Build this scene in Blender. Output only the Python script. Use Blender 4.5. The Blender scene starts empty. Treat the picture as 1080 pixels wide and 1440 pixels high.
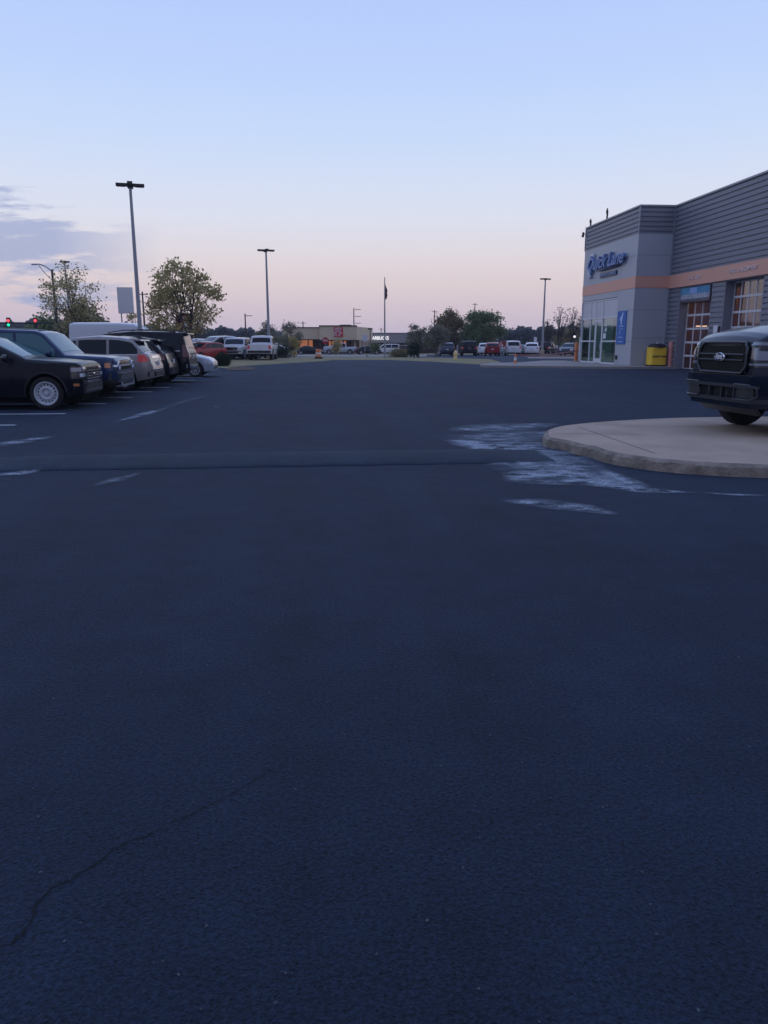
import bpy, bmesh, math, random
from mathutils import Vector, Matrix
R=math.radians
random.seed(7)
S=bpy.context.scene
COL=S.collection
# ------------------------------------------------------------------ survey helpers
# The lot's long axis is +Y, the building stands at +X.  ray() gives the sight line of a point noted in the photo,
# G() where that line meets the ground, so that things can be set out on the ground in metres.
F=1060.;H=1.55;TH=math.atan(240/F);YAW=R(-4.84)
def ray(px,py):
    a=(px-540)/F;b=(720-py)/F
    x=a;y=math.cos(TH)+b*math.sin(TH);z=-math.sin(TH)+b*math.cos(TH)
    c,s=math.cos(YAW),math.sin(YAW)
    return (x*c-y*s,x*s+y*c,z)
def terr(y): return 0.0 if y<72 else max(-(y-72)/88.0,-2.4)
def G(px,py,z=None):
    d=ray(px,py)
    if z is not None:
        t=(z-H)/d[2];return (d[0]*t,d[1]*t,z)
    zz=0
    for i in range(60):
        t=(zz-H)/d[2] if d[2]<-1e-4 else 300
        zz=0.5*zz+0.5*terr(d[1]*t)
    return (d[0]*t,d[1]*t,zz)
def AY(px,py,Y):
    d=ray(px,py);t=Y/d[1];return (d[0]*t,Y,H+d[2]*t)
def AX(px,py,X):
    d=ray(px,py);t=X/d[0];return (X,d[1]*t,H+d[2]*t)
def XY(px,Y): return AY(px,500,Y)[0]
# ------------------------------------------------------------------ materials
def nt(m): return m.node_tree
def pbr(name,col,rough=.6,metal=0,noise=0,nscale=8,bump=0,bscale=40,coat=0,spec=.5,emit=None,estr=0,col2=None,island=False):
    m=bpy.data.materials.new(name);m.use_nodes=True
    n=m.node_tree.nodes;l=m.node_tree.links;b=n['Principled BSDF']
    b.inputs['Base Color'].default_value=(*col,1)
    b.inputs['Roughness'].default_value=rough;b.inputs['Metallic'].default_value=metal
    b.inputs['Specular IOR Level'].default_value=spec
    b.inputs['Coat Weight'].default_value=coat;b.inputs['Coat Roughness'].default_value=.06
    if emit: b.inputs['Emission Color'].default_value=(*emit,1);b.inputs['Emission Strength'].default_value=estr
    if noise or col2:
        t=n.new('ShaderNodeTexCoord');mx=n.new('ShaderNodeMix');mx.data_type='RGBA'
        if island:
            g=n.new('ShaderNodeNewGeometry');fac=g.outputs['Random Per Island']
        else:
            x=n.new('ShaderNodeTexNoise');x.inputs['Scale'].default_value=nscale;x.inputs['Detail'].default_value=5
            l.new(t.outputs['Object'],x.inputs['Vector']);fac=x.outputs['Fac']
            r=n.new('ShaderNodeMapRange');r.inputs['From Min'].default_value=.3;r.inputs['From Max'].default_value=.7
            l.new(fac,r.inputs['Value']);fac=r.outputs['Result']
        c2=col2 or tuple(c*(1-noise) for c in col)
        mx.inputs['A'].default_value=(*col,1);mx.inputs['B'].default_value=(*c2,1)
        l.new(fac,mx.inputs['Factor']);l.new(mx.outputs['Result'],b.inputs['Base Color'])
    if bump:
        t=n.new('ShaderNodeTexCoord');x=n.new('ShaderNodeTexNoise');x.inputs['Scale'].default_value=bscale;x.inputs['Detail'].default_value=4
        l.new(t.outputs['Object'],x.inputs['Vector'])
        bp=n.new('ShaderNodeBump');bp.inputs['Strength'].default_value=bump;bp.inputs['Distance'].default_value=.02
        l.new(x.outputs['Fac'],bp.inputs['Height']);l.new(bp.outputs['Normal'],b.inputs['Normal'])
    return m
def glassmat(name,tint,refl=.35,trans=.6):
    # thin tinted window pane: part clear tinted, part mirror
    m=bpy.data.materials.new(name);m.use_nodes=True
    n=m.node_tree.nodes;l=m.node_tree.links;n.clear()
    o=n.new('ShaderNodeOutputMaterial');a=n.new('ShaderNodeBsdfTransparent');a.inputs['Color'].default_value=(*tint,1)
    g=n.new('ShaderNodeBsdfGlossy');g.inputs['Roughness'].default_value=.03;g.inputs['Color'].default_value=(.9,.95,1,1)
    f0=n.new('ShaderNodeLayerWeight');f0.inputs['Blend'].default_value=.5;f=n.new('ShaderNodeMath');f.operation='POWER';f.inputs[1].default_value=4;l.new(f0.outputs['Facing'],f.inputs[0])
    mp=n.new('ShaderNodeMapRange');mp.inputs['To Min'].default_value=refl;mp.inputs['To Max'].default_value=1
    mx=n.new('ShaderNodeMixShader');l.new(f.outputs[0],mp.inputs['Value']);l.new(mp.outputs[0],mx.inputs[0])
    l.new(a.outputs[0],mx.inputs[1]);l.new(g.outputs[0],mx.inputs[2]);l.new(mx.outputs[0],o.inputs[0])
    return m
M={}
M['conc']=pbr('concrete',(.49,.37,.28),.9,noise=.26,nscale=1.1,bump=.5,bscale=60)
M['kerb']=pbr('kerb_concrete',(.34,.285,.23),.95,noise=.62,nscale=5,bump=1,bscale=30)
M['walk']=pbr('walk_concrete',(.33,.29,.27),.9,noise=.15,nscale=2,bump=.2)
M['road2']=pbr('pale_road',(.34,.31,.31),.9,noise=.15)
M['line']=pbr('worn_white_paint',(.62,.64,.68),.8,noise=.35,nscale=14)
M['grass']=pbr('dry_grass',(.17,.165,.065),1,nscale=.6,col2=(.30,.24,.14),bump=1,bscale=25)
M['mulch']=pbr('mulch',(.11,.075,.055),1,noise=.5,nscale=10,bump=1,bscale=20)
M['red_mulch']=pbr('red_soil',(.17,.085,.065),1,noise=.4,nscale=4,bump=1,bscale=20)
M['tyre']=pbr('rubber',(.012,.012,.013),.85,bump=.3,bscale=80)
M['plast']=pbr('black_plastic',(.014,.015,.017),.55)
M['gblack']=pbr('gloss_black',(.006,.007,.009),.12,coat=.6)
M['dsatin']=pbr('dark_satin',(.055,.06,.072),.35,metal=.6)
M['tlens']=pbr('smoked_headlamp',(.2,.22,.26),.12,metal=.3,coat=1)
M['grl']=pbr('grille_black',(.006,.007,.009),.5,spec=.2)
M['dark']=pbr('dark_void',(.006,.006,.007),.9)
M['silver']=pbr('wheel_silver',(.48,.5,.53),.35,metal=.6)
M['steel']=pbr('steel_wheel',(.50,.53,.58),.45,metal=.25)
M['chrome']=pbr('chrome',(.75,.77,.8),.12,metal=1)
M['satin']=pbr('satin_grey',(.16,.17,.19),.3,metal=.8)
M['glass']=pbr('car_glass',(.010,.015,.024),.05,spec=.35)
M['sglass']=pbr('sky_painted_glass',(.085,.19,.215),.06,spec=.45)  # teal base colour stands in for sky reflected in the panes
M['lens']=pbr('headlamp_lens',(.55,.6,.68),.12,metal=.35,coat=1)
M['dlens']=pbr('dark_lamp',(.03,.032,.04),.1,coat=1)
M['red']=pbr('tail_lamp',(.36,.012,.014),.15,coat=1,emit=(.6,.02,.02),estr=.12)
M['dred']=pbr('smoked_tail_lamp',(.12,.02,.022),.12,coat=1)
M['amber']=pbr('amber_lamp',(.62,.2,.07),.2,coat=1)
M['plate']=pbr('number_plate',(.55,.55,.58),.4)
M['metal']=pbr('galvanised',(.34,.35,.38),.5,metal=.4)
M['dmetal']=pbr('bronze_metal',(.035,.032,.035),.5,metal=.3)
M['panelL']=pbr('aluminium_panel',(.44,.45,.49),.45,metal=0,noise=.06,nscale=.6)
M['rib']=pbr('ribbed_siding',(.225,.225,.265),.5,metal=0)
M['ribd']=pbr('ribbed_backing',(.06,.06,.075),.7)
M['band']=pbr('orange_band',(.80,.40,.29),.55,noise=.06,nscale=.5)
M['trim']=pbr('corner_trim',(.30,.32,.37),.45,metal=.3)
M['frost']=pbr('frosted_panel',(.52,.54,.60),.35,noise=.08,nscale=.8)
M['alum']=pbr('door_aluminium',(.70,.68,.70),.5)
M['sglz']=glassmat('storefront_glass',(.58,.74,.74),.10)
M['bglz']=glassmat('bay_glass',(.88,.82,.82),.07)
M['int']=pbr('interior_wall',(.30,.30,.29),.9)
M['lobl']=pbr('pale_fill',(.50,.62,.62),.8)
M['intr']=pbr('interior_red',(.34,.15,.10),.7)
M['lamp']=pbr('interior_lamp',(1,.8,.5),.5,emit=(1,.78,.62),estr=6.5)
M['warmbar']=pbr('emissive_bar',(1,.8,.5),.5,emit=(1,.7,.45),estr=1.6)
M['lobfill']=pbr('lobby_fill',(1,.8,.5),.5,emit=(.85,.95,1),estr=18)
M['blue']=pbr('sign_blue',(.05,.15,.44),.5,spec=.15)
M['sblue']=pbr('script_blue',(.12,.22,.47),.4,spec=.3)
M['blueL']=pbr('sign_light_blue',(.30,.43,.75),.4)
M['navy']=pbr('sign_navy',(.012,.03,.10),.4)
M['lgrey']=pbr('letter_silver',(.42,.47,.6),.3,metal=.3)
M['bandtxt']=pbr('band_letters',(.78,.58,.55),.5)
M['white']=pbr('white_paint',(.72,.72,.74),.45)
M['yellow']=pbr('yellow_cover',(.92,.58,.045),.5,bump=.5,bscale=4)
M['pink']=pbr('faded_orange_sleeve',(.66,.27,.24),.6)
M['orange']=pbr('orange_plastic',(.75,.23,.08),.5)
M['hyd']=pbr('hydrant_yellow',(.80,.62,.30),.55)
M['stop']=pbr('sign_red',(.45,.02,.04),.4)
M['tan']=pbr('tan_stucco',(.68,.54,.39),.9,noise=.08,nscale=1)
M['brown']=pbr('brown_cornice',(.035,.022,.02),.7)
M['brick']=pbr('dark_wood',(.16,.075,.04),.8,noise=.3,nscale=3)
M['warm']=pbr('lit_wall',(.5,.25,.12),.8,emit=(1,.33,.12),estr=.3)
M['gbld']=pbr('grey_cladding',(.32,.30,.31),.8,noise=.06)
M['litw']=pbr('lit_letters',(1,1,1),.5,emit=(1,.98,.95),estr=.9)
M['sred']=pbr('logo_red',(.55,.02,.05),.4)
M['redsign']=pbr('red_board',(.33,.06,.06),.5,noise=.3,nscale=2)
M['redl']=pbr('signal_red',(1,.05,.05),.5,emit=(1,.05,.07),estr=2.6)
M['grnl']=pbr('signal_green',(0,1,.5),.5,emit=(.02,1,.45),estr=1.3)
M['bark']=pbr('bark',(.075,.06,.052),.95,noise=.4,nscale=6)
M['birch']=pbr('pale_bark',(.2,.18,.17),.9)
def leafm(nm,a,b):
    m=pbr(nm,a,.8,col2=b,island=True);n=m.node_tree.nodes;l=m.node_tree.links
    p=n['Principled BSDF'];t=n.new('ShaderNodeBsdfTranslucent');mx=n.new('ShaderNodeMixShader');mx.inputs[0].default_value=.45
    src=p.inputs['Base Color'].links[0].from_socket;l.new(src,t.inputs['Color']);l.new(p.outputs[0],mx.inputs[1]);l.new(t.outputs[0],mx.inputs[2])
    l.new(mx.outputs[0],n['Material Output'].inputs[0]);return m
M['lf_autumn']=leafm('leaf_autumn',(.31,.30,.11),(.60,.46,.24))
M['lf_dull']=leafm('leaf_dull',(.17,.17,.07),(.32,.26,.13))
M['lf_grey']=leafm('leaf_greygreen',(.17,.19,.13),(.32,.29,.22))
M['lf_green']=leafm('leaf_green',(.12,.17,.07),(.25,.29,.12))
M['lf_rust']=leafm('leaf_rust',(.14,.17,.07),(.34,.20,.11))
M['lf_bare']=leafm('leaf_withered',(.12,.085,.075),(.17,.13,.12))
M['lf_far']=leafm('leaf_far_hazed',(.12,.14,.14),(.19,.185,.18))  # paler blue-grey leaves, distance haze painted into the colour
M['lf_bush']=leafm('leaf_bush',(.018,.038,.018),(.04,.062,.03))
def paint(n,c,metal=0,rough=.3,coat=.6,spec=.3): return pbr(n,c,rough,metal=metal,coat=coat,spec=spec)
P={'black':paint('paint_black',(.005,.0065,.011),coat=.35,spec=.15),'blue':paint('paint_dark_blue',(.014,.038,.105),.25),
'silver':paint('paint_warm_silver',(.27,.245,.24),.55,.35),'ice':paint('paint_ice_silver',(.42,.47,.55),.4),
'white':paint('paint_white',(.66,.67,.70)),'red':paint('paint_red',(.30,.008,.012)),'dred':paint('paint_dark_red',(.10,.008,.016)),
'grey':paint('paint_grey',(.09,.10,.12),.4),'green':paint('paint_pale_green',(.2,.27,.25),.3),'navy':paint('paint_navy',(.012,.02,.045)),
'truck':paint('paint_truck',(.005,.010,.024),0,.2,.5,.2)}
# ------------------------------------------------------------------ mesh builder
class MB:
    def __init__(s): s.v=[];s.f=[];s.m=[]
    def add(s,vs,fs,mi=0):
        o=len(s.v);s.v+=[tuple(v) for v in vs];s.f+=[tuple(i+o for i in f) for f in fs];s.m+=[mi]*len(fs)
    def box(s,c,d,rz=0,mi=0,tilt=None):
        vs=[]
        for x in(-.5,.5):
            for y in(-.5,.5):
                for z in(-.5,.5):
                    p=Vector((x*d[0],y*d[1],z*d[2]))
                    if tilt: p.rotate(tilt)
                    if rz: p.rotate(Matrix.Rotation(rz,3,'Z'))
                    vs.append(p+Vector(c))
        s.add(vs,[(0,1,3,2),(4,6,7,5),(0,4,5,1),(2,3,7,6),(0,2,6,4),(1,5,7,3)],mi)
    def bb(s,a,b,mi=0): s.box([(a[i]+b[i])/2 for i in range(3)],[abs(b[i]-a[i]) for i in range(3)],mi=mi)
    def tube(s,pts,rad,n=8,mi=0,cap=True):
        pts=[Vector(p) for p in pts];rings=[]
        if not hasattr(rad,'__len__'): rad=[rad]*len(pts)
        for i,p in enumerate(pts):
            d=(pts[min(i+1,len(pts)-1)]-pts[max(i-1,0)]).normalized()
            u=d.orthogonal().normalized() if i==0 else (pu-d*pu.dot(d)).normalized()
            pu=u;w=d.cross(u)
            rings.append([p+(u*math.cos(k*2*math.pi/n)+w*math.sin(k*2*math.pi/n))*rad[i] for k in range(n)])
        vs=[v for r in rings for v in r];fs=[]
        for i in range(len(pts)-1):
            for k in range(n):
                fs.append((i*n+k,i*n+(k+1)%n,(i+1)*n+(k+1)%n,(i+1)*n+k))
        if cap: fs.append(tuple(range(n-1,-1,-1)));fs.append(tuple((len(pts)-1)*n+k for k in range(n)))
        s.add(vs,fs,mi)
    def lathe(s,prof,n=24,axis='z',mi=0,c=(0,0,0)):
        vs=[];fs=[]
        for (r,h) in prof:
            for k in range(n):
                a=k*2*math.pi/n;x,y=r*math.cos(a),r*math.sin(a)
                v={'z':(x,y,h),'y':(x,h,y),'x':(h,x,y)}[axis]
                vs.append((v[0]+c[0],v[1]+c[1],v[2]+c[2]))
        for i in range(len(prof)-1):
            for k in range(n): fs.append((i*n+k,i*n+(k+1)%n,(i+1)*n+(k+1)%n,(i+1)*n+k))
        s.add(vs,fs,mi)
    def grid(s,rows,mi=0,closed=False):
        n=len(rows[0]);vs=[v for r in rows for v in r];fs=[]
        for i in range(len(rows)-1):
            for k in range(n if closed else n-1):
                fs.append((i*n+k,i*n+(k+1)%n,(i+1)*n+(k+1)%n,(i+1)*n+k))
        s.add(vs,fs,mi)
    def poly(s,pts,z0,z1,mi=0,side=None):
        n=len(pts);vs=[(p[0],p[1],z0) for p in pts]+[(p[0],p[1],z1) for p in pts]
        s.add(vs,[tuple(range(n,2*n))],mi)
        s.add(vs,[(i,(i+1)%n,n+(i+1)%n,n+i) for i in range(n)]+[tuple(range(n-1,-1,-1))],mi if side is None else side)
    def build(s,name,mats,parent=None,smooth=None,fix=False):
        me=bpy.data.meshes.new(name);me.from_pydata(s.v,[],s.f)
        for m in (mats if isinstance(mats,(list,tuple)) else [mats]): me.materials.append(m)
        me.polygons.foreach_set('material_index',s.m)
        if fix:
            b=bmesh.new();b.from_mesh(me);bmesh.ops.recalc_face_normals(b,faces=b.faces);b.to_mesh(me);b.free()
        if smooth is not None:
            me.shade_smooth();me.set_sharp_from_angle(angle=R(smooth))
        me.update()
        o=bpy.data.objects.new(name,me);COL.objects.link(o)
        if parent: o.parent=parent
        return o
def tag(o,label=None,cat=None,group=None,kind=None):
    if label:o['label']=label
    if cat:o['category']=cat
    if group:o['group']=group
    if kind:o['kind']=kind
    return o
def thing(name,label,cat,loc=(0,0,0),rz=0,group=None):
    o=bpy.data.objects.new(name,None);COL.objects.link(o);o.location=loc;o.rotation_euler=(0,0,rz);o.empty_display_size=.3
    return tag(o,label,cat,group)
def struct(o): o['kind']='structure';return o
def text(name,s,size,mat,parent,origin,right,up,depth=.03,shear=0,bold=0,width=None,align='CENTER'):
    c=bpy.data.curves.new(name,'FONT');c.body=s;c.size=size;c.extrude=depth/2;c.shear=shear;c.offset=bold;c.align_x=align;c.align_y='CENTER'
    c.resolution_u=3
    t=bpy.data.objects.new('tmp',c);COL.objects.link(t)
    bpy.context.view_layer.update()
    me=bpy.data.meshes.new_from_object(t.evaluated_get(bpy.context.evaluated_depsgraph_get()))
    w=t.dimensions.x;bpy.data.objects.remove(t)
    r=Vector(right).normalized();u=Vector(up).normalized();nn=r.cross(u)
    k=(width/w) if width and w>0 else 1
    mat4=Matrix(((r.x*k,u.x,nn.x,origin[0]),(r.y*k,u.y,nn.y,origin[1]),(r.z*k,u.z,nn.z,origin[2]),(0,0,0,1)))
    me.transform(mat4);me.materials.clear();me.materials.append(mat)
    o=bpy.data.objects.new(name,me);COL.objects.link(o)
    if parent:o.parent=parent
    return o
def lerp(pts,x):
    if x<=pts[0][0]:return pts[0][1]
    for (a,b),(c,d) in zip(pts,pts[1:]):
        if x<=c: return b+(d-b)*(x-a)/(c-a) if c>a else d
    return pts[-1][1]
# ------------------------------------------------------------------ wheels
WM={}
def wheel_meshes(Rt,w,style,rimr):
    k=(Rt,w,style,rimr)
    if k in WM:return WM[k]
    t=MB();h=w/2
    t.lathe([(rimr,-h*.85),(rimr+.02,-h*.95),(Rt-.05,-h),(Rt-.015,-h*.86),(Rt,-h*.6),(Rt,h*.6),(Rt-.015,h*.86),(Rt-.05,h),(rimr+.02,h*.95),(rimr,h*.85),(rimr-.02,h*.5),(rimr-.03,-h*.8),(rimr,-h*.85)],32,'y')
    for kk in range(36):
        a=kk*math.pi/18;t.box((math.cos(a)*(Rt-.008),0,math.sin(a)*(Rt-.008)),(.012,w*.75,.016),tilt=Matrix.Rotation(-a,3,'Y'))
    # outer face at +y
    r=MB();rr=rimr
    r.lathe([(rr+.012,h*.9),(rr,h*.93),(rr-.012,h*.9),(rr-.03,h*.55),(rr-.035,-h*.3)],32,'y',0)
    r.lathe([(rr-.03,-h*.2),(.0,-h*.2)],24,'y',1)
    if style=='steel':
        r.lathe([(rr-.03,h*.55),(rr-.05,h*.45)],32,'y',0)
        r.lathe([(rr*.66,h*.50),(rr*.5,h*.68),(rr*.33,h*.55),(rr*.28,h*.4),(0,h*.45)],32,'y',0)
        n=16
        for k2 in range(n):
            a=k2*2*math.pi/n;m_=(rr*.80)
            r.box((math.cos(a)*m_,h*.46,math.sin(a)*m_),(rr*.38,.012,rr*.17),tilt=Matrix.Rotation(-a,3,'Y'),mi=0)
        r.lathe([(rr*.2,h*.55),(rr*.18,h*.8),(0,h*.85)],20,'y',0)
    else:
        n={'five':5,'ten':10,'multi':8,'dark':6}[style];wd={'five':.085,'ten':.03,'multi':.045,'dark':.08}[style]
        for k2 in range(n):
            a=k2*2*math.pi/n+.3;m_=rr*.55
            r.box((math.cos(a)*m_,h*.62,math.sin(a)*m_),(rr*.9,.03,wd),tilt=Matrix.Rotation(-a,3,'Y'),mi=0)
        r.lathe([(rr*.26,h*.6),(rr*.22,h*.8),(0,h*.82)],20,'y',0)
    to=t.build('tyre',M['tyre'],smooth=35);ro=r.build('rim',[{'steel':M['steel'],'dark':M['satin']}.get(style,M['silver']),M['dark']],smooth=35)
    WM[k]=(to.data,ro.data);bpy.data.objects.remove(to);bpy.data.objects.remove(ro)
    return WM[k]
def add_wheel(root,x,y,Rt,w,style,rimr,turn=0):
    tm,rm=wheel_meshes(Rt,w,style,rimr)
    e=bpy.data.objects.new('wheel',None);COL.objects.link(e);e.parent=root;e.empty_display_size=.2
    e.location=(x,y,Rt);e.rotation_euler=(0,0,(0 if y>0 else math.pi)+turn)
    for n,m in(('tyre',tm),('rim',rm)):
        o=bpy.data.objects.new(n,m);COL.objects.link(o);o.parent=e
# ------------------------------------------------------------------ vehicles
class Body:
    def __init__(s,d):
        s.__dict__.update(dict(c=.6,p=.14,cr=.45,pr=.12,tum=.22,rad=.07,Ra=None,zb=.28,crown=.03,zf=.36,zr=.38,step=.06))
        s.__dict__.update(d)
        s.prof=sorted(s.prof);s.Ra=s.Ra or s.Rt+.07
    def top(s,x): return lerp(s.prof,x)
    def slope(s,x): return (s.top(x+.03)-s.top(x-.03))/.06
    def bot(s,x):
        e=s.L/2
        b=s.zb
        if x>s.xf+s.Ra*.9: b=s.zb+(s.zf-s.zb)*min(1,(x-s.xf-s.Ra*.9)/max(.1,(e-s.xf-s.Ra*.9)))
        if x<s.xr-s.Ra*.9: b=s.zb+(s.zr-s.zb)*min(1,(s.xr-s.Ra*.9-x)/max(.1,(s.xr-s.Ra*.9+e)))
        for xc in(s.xf,s.xr):
            d=abs(x-xc)
            if d<s.Ra: b=max(b,s.Rt+math.sqrt(s.Ra**2-d*d))
        return min(b,s.top(x)-.05)
    def plan(s,x):
        e=s.L/2
        u=(x-(e-s.c))/s.c
        if u>0:return 1-s.p*min(u,1)**2.6
        u=(-x-(e-s.cr))/s.cr
        if u>0:return 1-s.pr*min(u,1)**2.6
        return 1.0
    def hw(s,x,z):
        w=s.W/2
        t=s.top(x)
        zm=(s.zb+s.belt)/2
        y=w*(1-.035*((z-zm)/(s.belt-zm))**2) if z<s.belt else w*.965-.02-(z-s.belt)*s.tum
        y*=s.plan(x)
        q=(z-(t-s.rad))/s.rad
        if q>0: y-=s.rad*(1-math.sqrt(max(0,1-min(q,1)**2)))
        return y
    def pxf(s,y,z,end=1):
        # body surface in x for a given y,z (front end=+1, rear end=-1)
        e=s.L/2;y=abs(y)
        def ins(x): return s.bot(x)-.3<z<=s.top(x) and y<=s.hw(x,z)+1e-6
        x=e
        while x>0 and not ins(end*x): x-=.02
        lo,hi=x,min(e,x+.02)
        for i in range(8):
            m=(lo+hi)/2
            if ins(end*m): lo=m
            else: hi=m
        return end*lo
    def stations(s):
        e=s.L/2;xs=set(round(-e+i*s.step,3) for i in range(int(s.L/s.step)+1));xs|={round(p[0],3) for p in s.prof}
        for xc in(s.xf,s.xr):
            for k in range(13):
                xs.add(round(xc+s.Ra*math.cos(k*math.pi/12),3));
            xs.add(round(xc+s.Ra+.001,3));xs.add(round(xc-s.Ra-.001,3))
        for k in range(6): xs.add(round(e-s.c*(k/6)**2,3));xs.add(round(-e+s.cr*(k/6)**2,3))
        xs={x for x in xs if -e<=x<=e}|{-e,e}
        xs=sorted(xs);o=[xs[0]]
        for x in xs[1:]:
            if x-o[-1]>.0009:o.append(x)
        return o
    def mesh(s,root,paintm,clad=0):
        m=MB();rows=[];NZ1,NZ2,NR,NT=5,4,4,4
        for x in s.stations():
            t,b=s.top(x),s.bot(x);r=min(s.rad,(t-b)*.4);zk=t-r;zb1=min(s.belt,zk)
            zs=[b+(zb1-b)*i/NZ1 for i in range(NZ1+1)]+[zb1+(zk-zb1)*i/NZ2 for i in range(1,NZ2+1)]+[zk+r*math.sin(i/NR*math.pi/2) for i in range(1,NR+1)]
            ring=[(x,s.hw(x,z),z) for z in zs]
            yt=ring[-1][1]
            ring+=[(x,yt*(1-i/NT),t+s.crown*(1-(1-i/NT)**2)) for i in range(1,NT+1)]
            full=[(x,0,b)]+ring+[(p[0],-p[1],p[2]) for p in reversed(ring[:-1])]
            rows.append(full)
        n=len(rows[0]);m.v=[v for r_ in rows for v in r_]
        for i in range(len(rows)-1):
            for k in range(n):
                k2=(k+1)%n;f=(i*n+k,(i+1)*n+k,(i+1)*n+k2,i*n+k2)
                under=k==0 or k==n-1
                mi=1 if under else 0
                if clad and not under:
                    c=[sum(m.v[j][q] for j in f)/4 for q in range(3)]
                    if c[2]<s.zb+clad or any((c[0]-xc)**2+(c[2]-s.Rt)**2<(s.Ra+.07)**2 for xc in(s.xf,s.xr)): mi=1
                m.f.append(f);m.m.append(mi)
        m.f.append(tuple(range(n)));m.m.append(0);m.f.append(tuple((len(rows)-1)*n+k for k in range(n-1,-1,-1)));m.m.append(0)
        o=m.build('body',[paintm,M['plast']],root,smooth=32,fix=True)
        u=MB();u.bb((-s.L/2+.35,-s.W/2+.33,s.zb-.06),(s.L/2-.3,s.W/2-.33,s.belt-.2))
        for xc in(s.xf,s.xr): u.tube([(xc,-s.W/2+.2,s.Rt),(xc,s.W/2-.2,s.Rt)],.05)
        u.build('underbody',M['dark'],root)
        return o
    # slabs that follow the body surface
    def slab(s,rows,dirs,name,mat,root,th=.02,smooth=40):
        m=MB();ins=[[tuple(p[i]-dirs[i]*th for i in range(3)) for p in r] for r in rows]
        m.grid(rows);m.grid(ins)
        n=len(rows[0]);nr=len(rows);per=[(0,k) for k in range(n)]+[(i,n-1) for i in range(1,nr)]+[(nr-1,k) for k in range(n-2,-1,-1)]+[(i,0) for i in range(nr-2,0,-1)]
        a=[rows[i][k] for i,k in per]+[rows[per[0][0]][per[0][1]]];b=[ins[i][k] for i,k in per]+[ins[per[0][0]][per[0][1]]]
        m.grid([a,b]);return m.build(name,mat,root,smooth=smooth,fix=True)
    def side(s,sg,x0,x1,zlo,zhi,off,name,mat,root,nx=10,nz=4,th=.02):
        rows=[]
        for i in range(nx+1):
            x=x0+(x1-x0)*i/nx;a=zlo(x) if callable(zlo) else zlo;b=zhi(x) if callable(zhi) else zhi;b=max(a+.004,b)
            rows.append([(x,sg*(s.hw(x,a+(b-a)*k/nz)+off),a+(b-a)*k/nz) for k in range(nz+1)])
        return s.slab(rows,(0,sg,0),name,mat,root,th)
    def face(s,end,y0,y1,z0,z1,off,name,mat,root,ny=8,nz=3,th=.03,shape=None,wrap=.22):
        rows=[]
        for i in range(ny+1):
            y=y0+(y1-y0)*i/ny;za,zz=(shape(y,z0,z1) if shape else (z0,z1))
            row=[];e=s.L/2
            for k in range(nz+1):
                z=za+(zz-za)*k/nz;x=s.pxf(y,z,end);yy=y
                if abs(x)<e-wrap:
                    x=end*(e-wrap);yy=math.copysign(min(abs(y),s.hw(x,z)+off),y)
                row.append((x+end*off,yy,z))
            rows.append(row)
        return s.slab(rows,(end,0,0),name,mat,root,th)
    def slope_glass(s,xa,xb,inset,name,mat,root,off=.006,n=8):
        rows=[]
        for i in range(n+1):
            x=xa+(xb-xa)*i/n;t=s.top(x);sl=s.slope(x);nl=math.sqrt(1+sl*sl);yt=s.hw(x,t)+s.rad*.6-inset
            rows.append([(x-sl/nl*off,yt*j/4,t+s.crown*(1-(j/4)**2)+off/nl+.002) for j in range(-4,5)])
        return s.slab(rows,(0,0,1),name,mat,root,.012)
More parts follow.
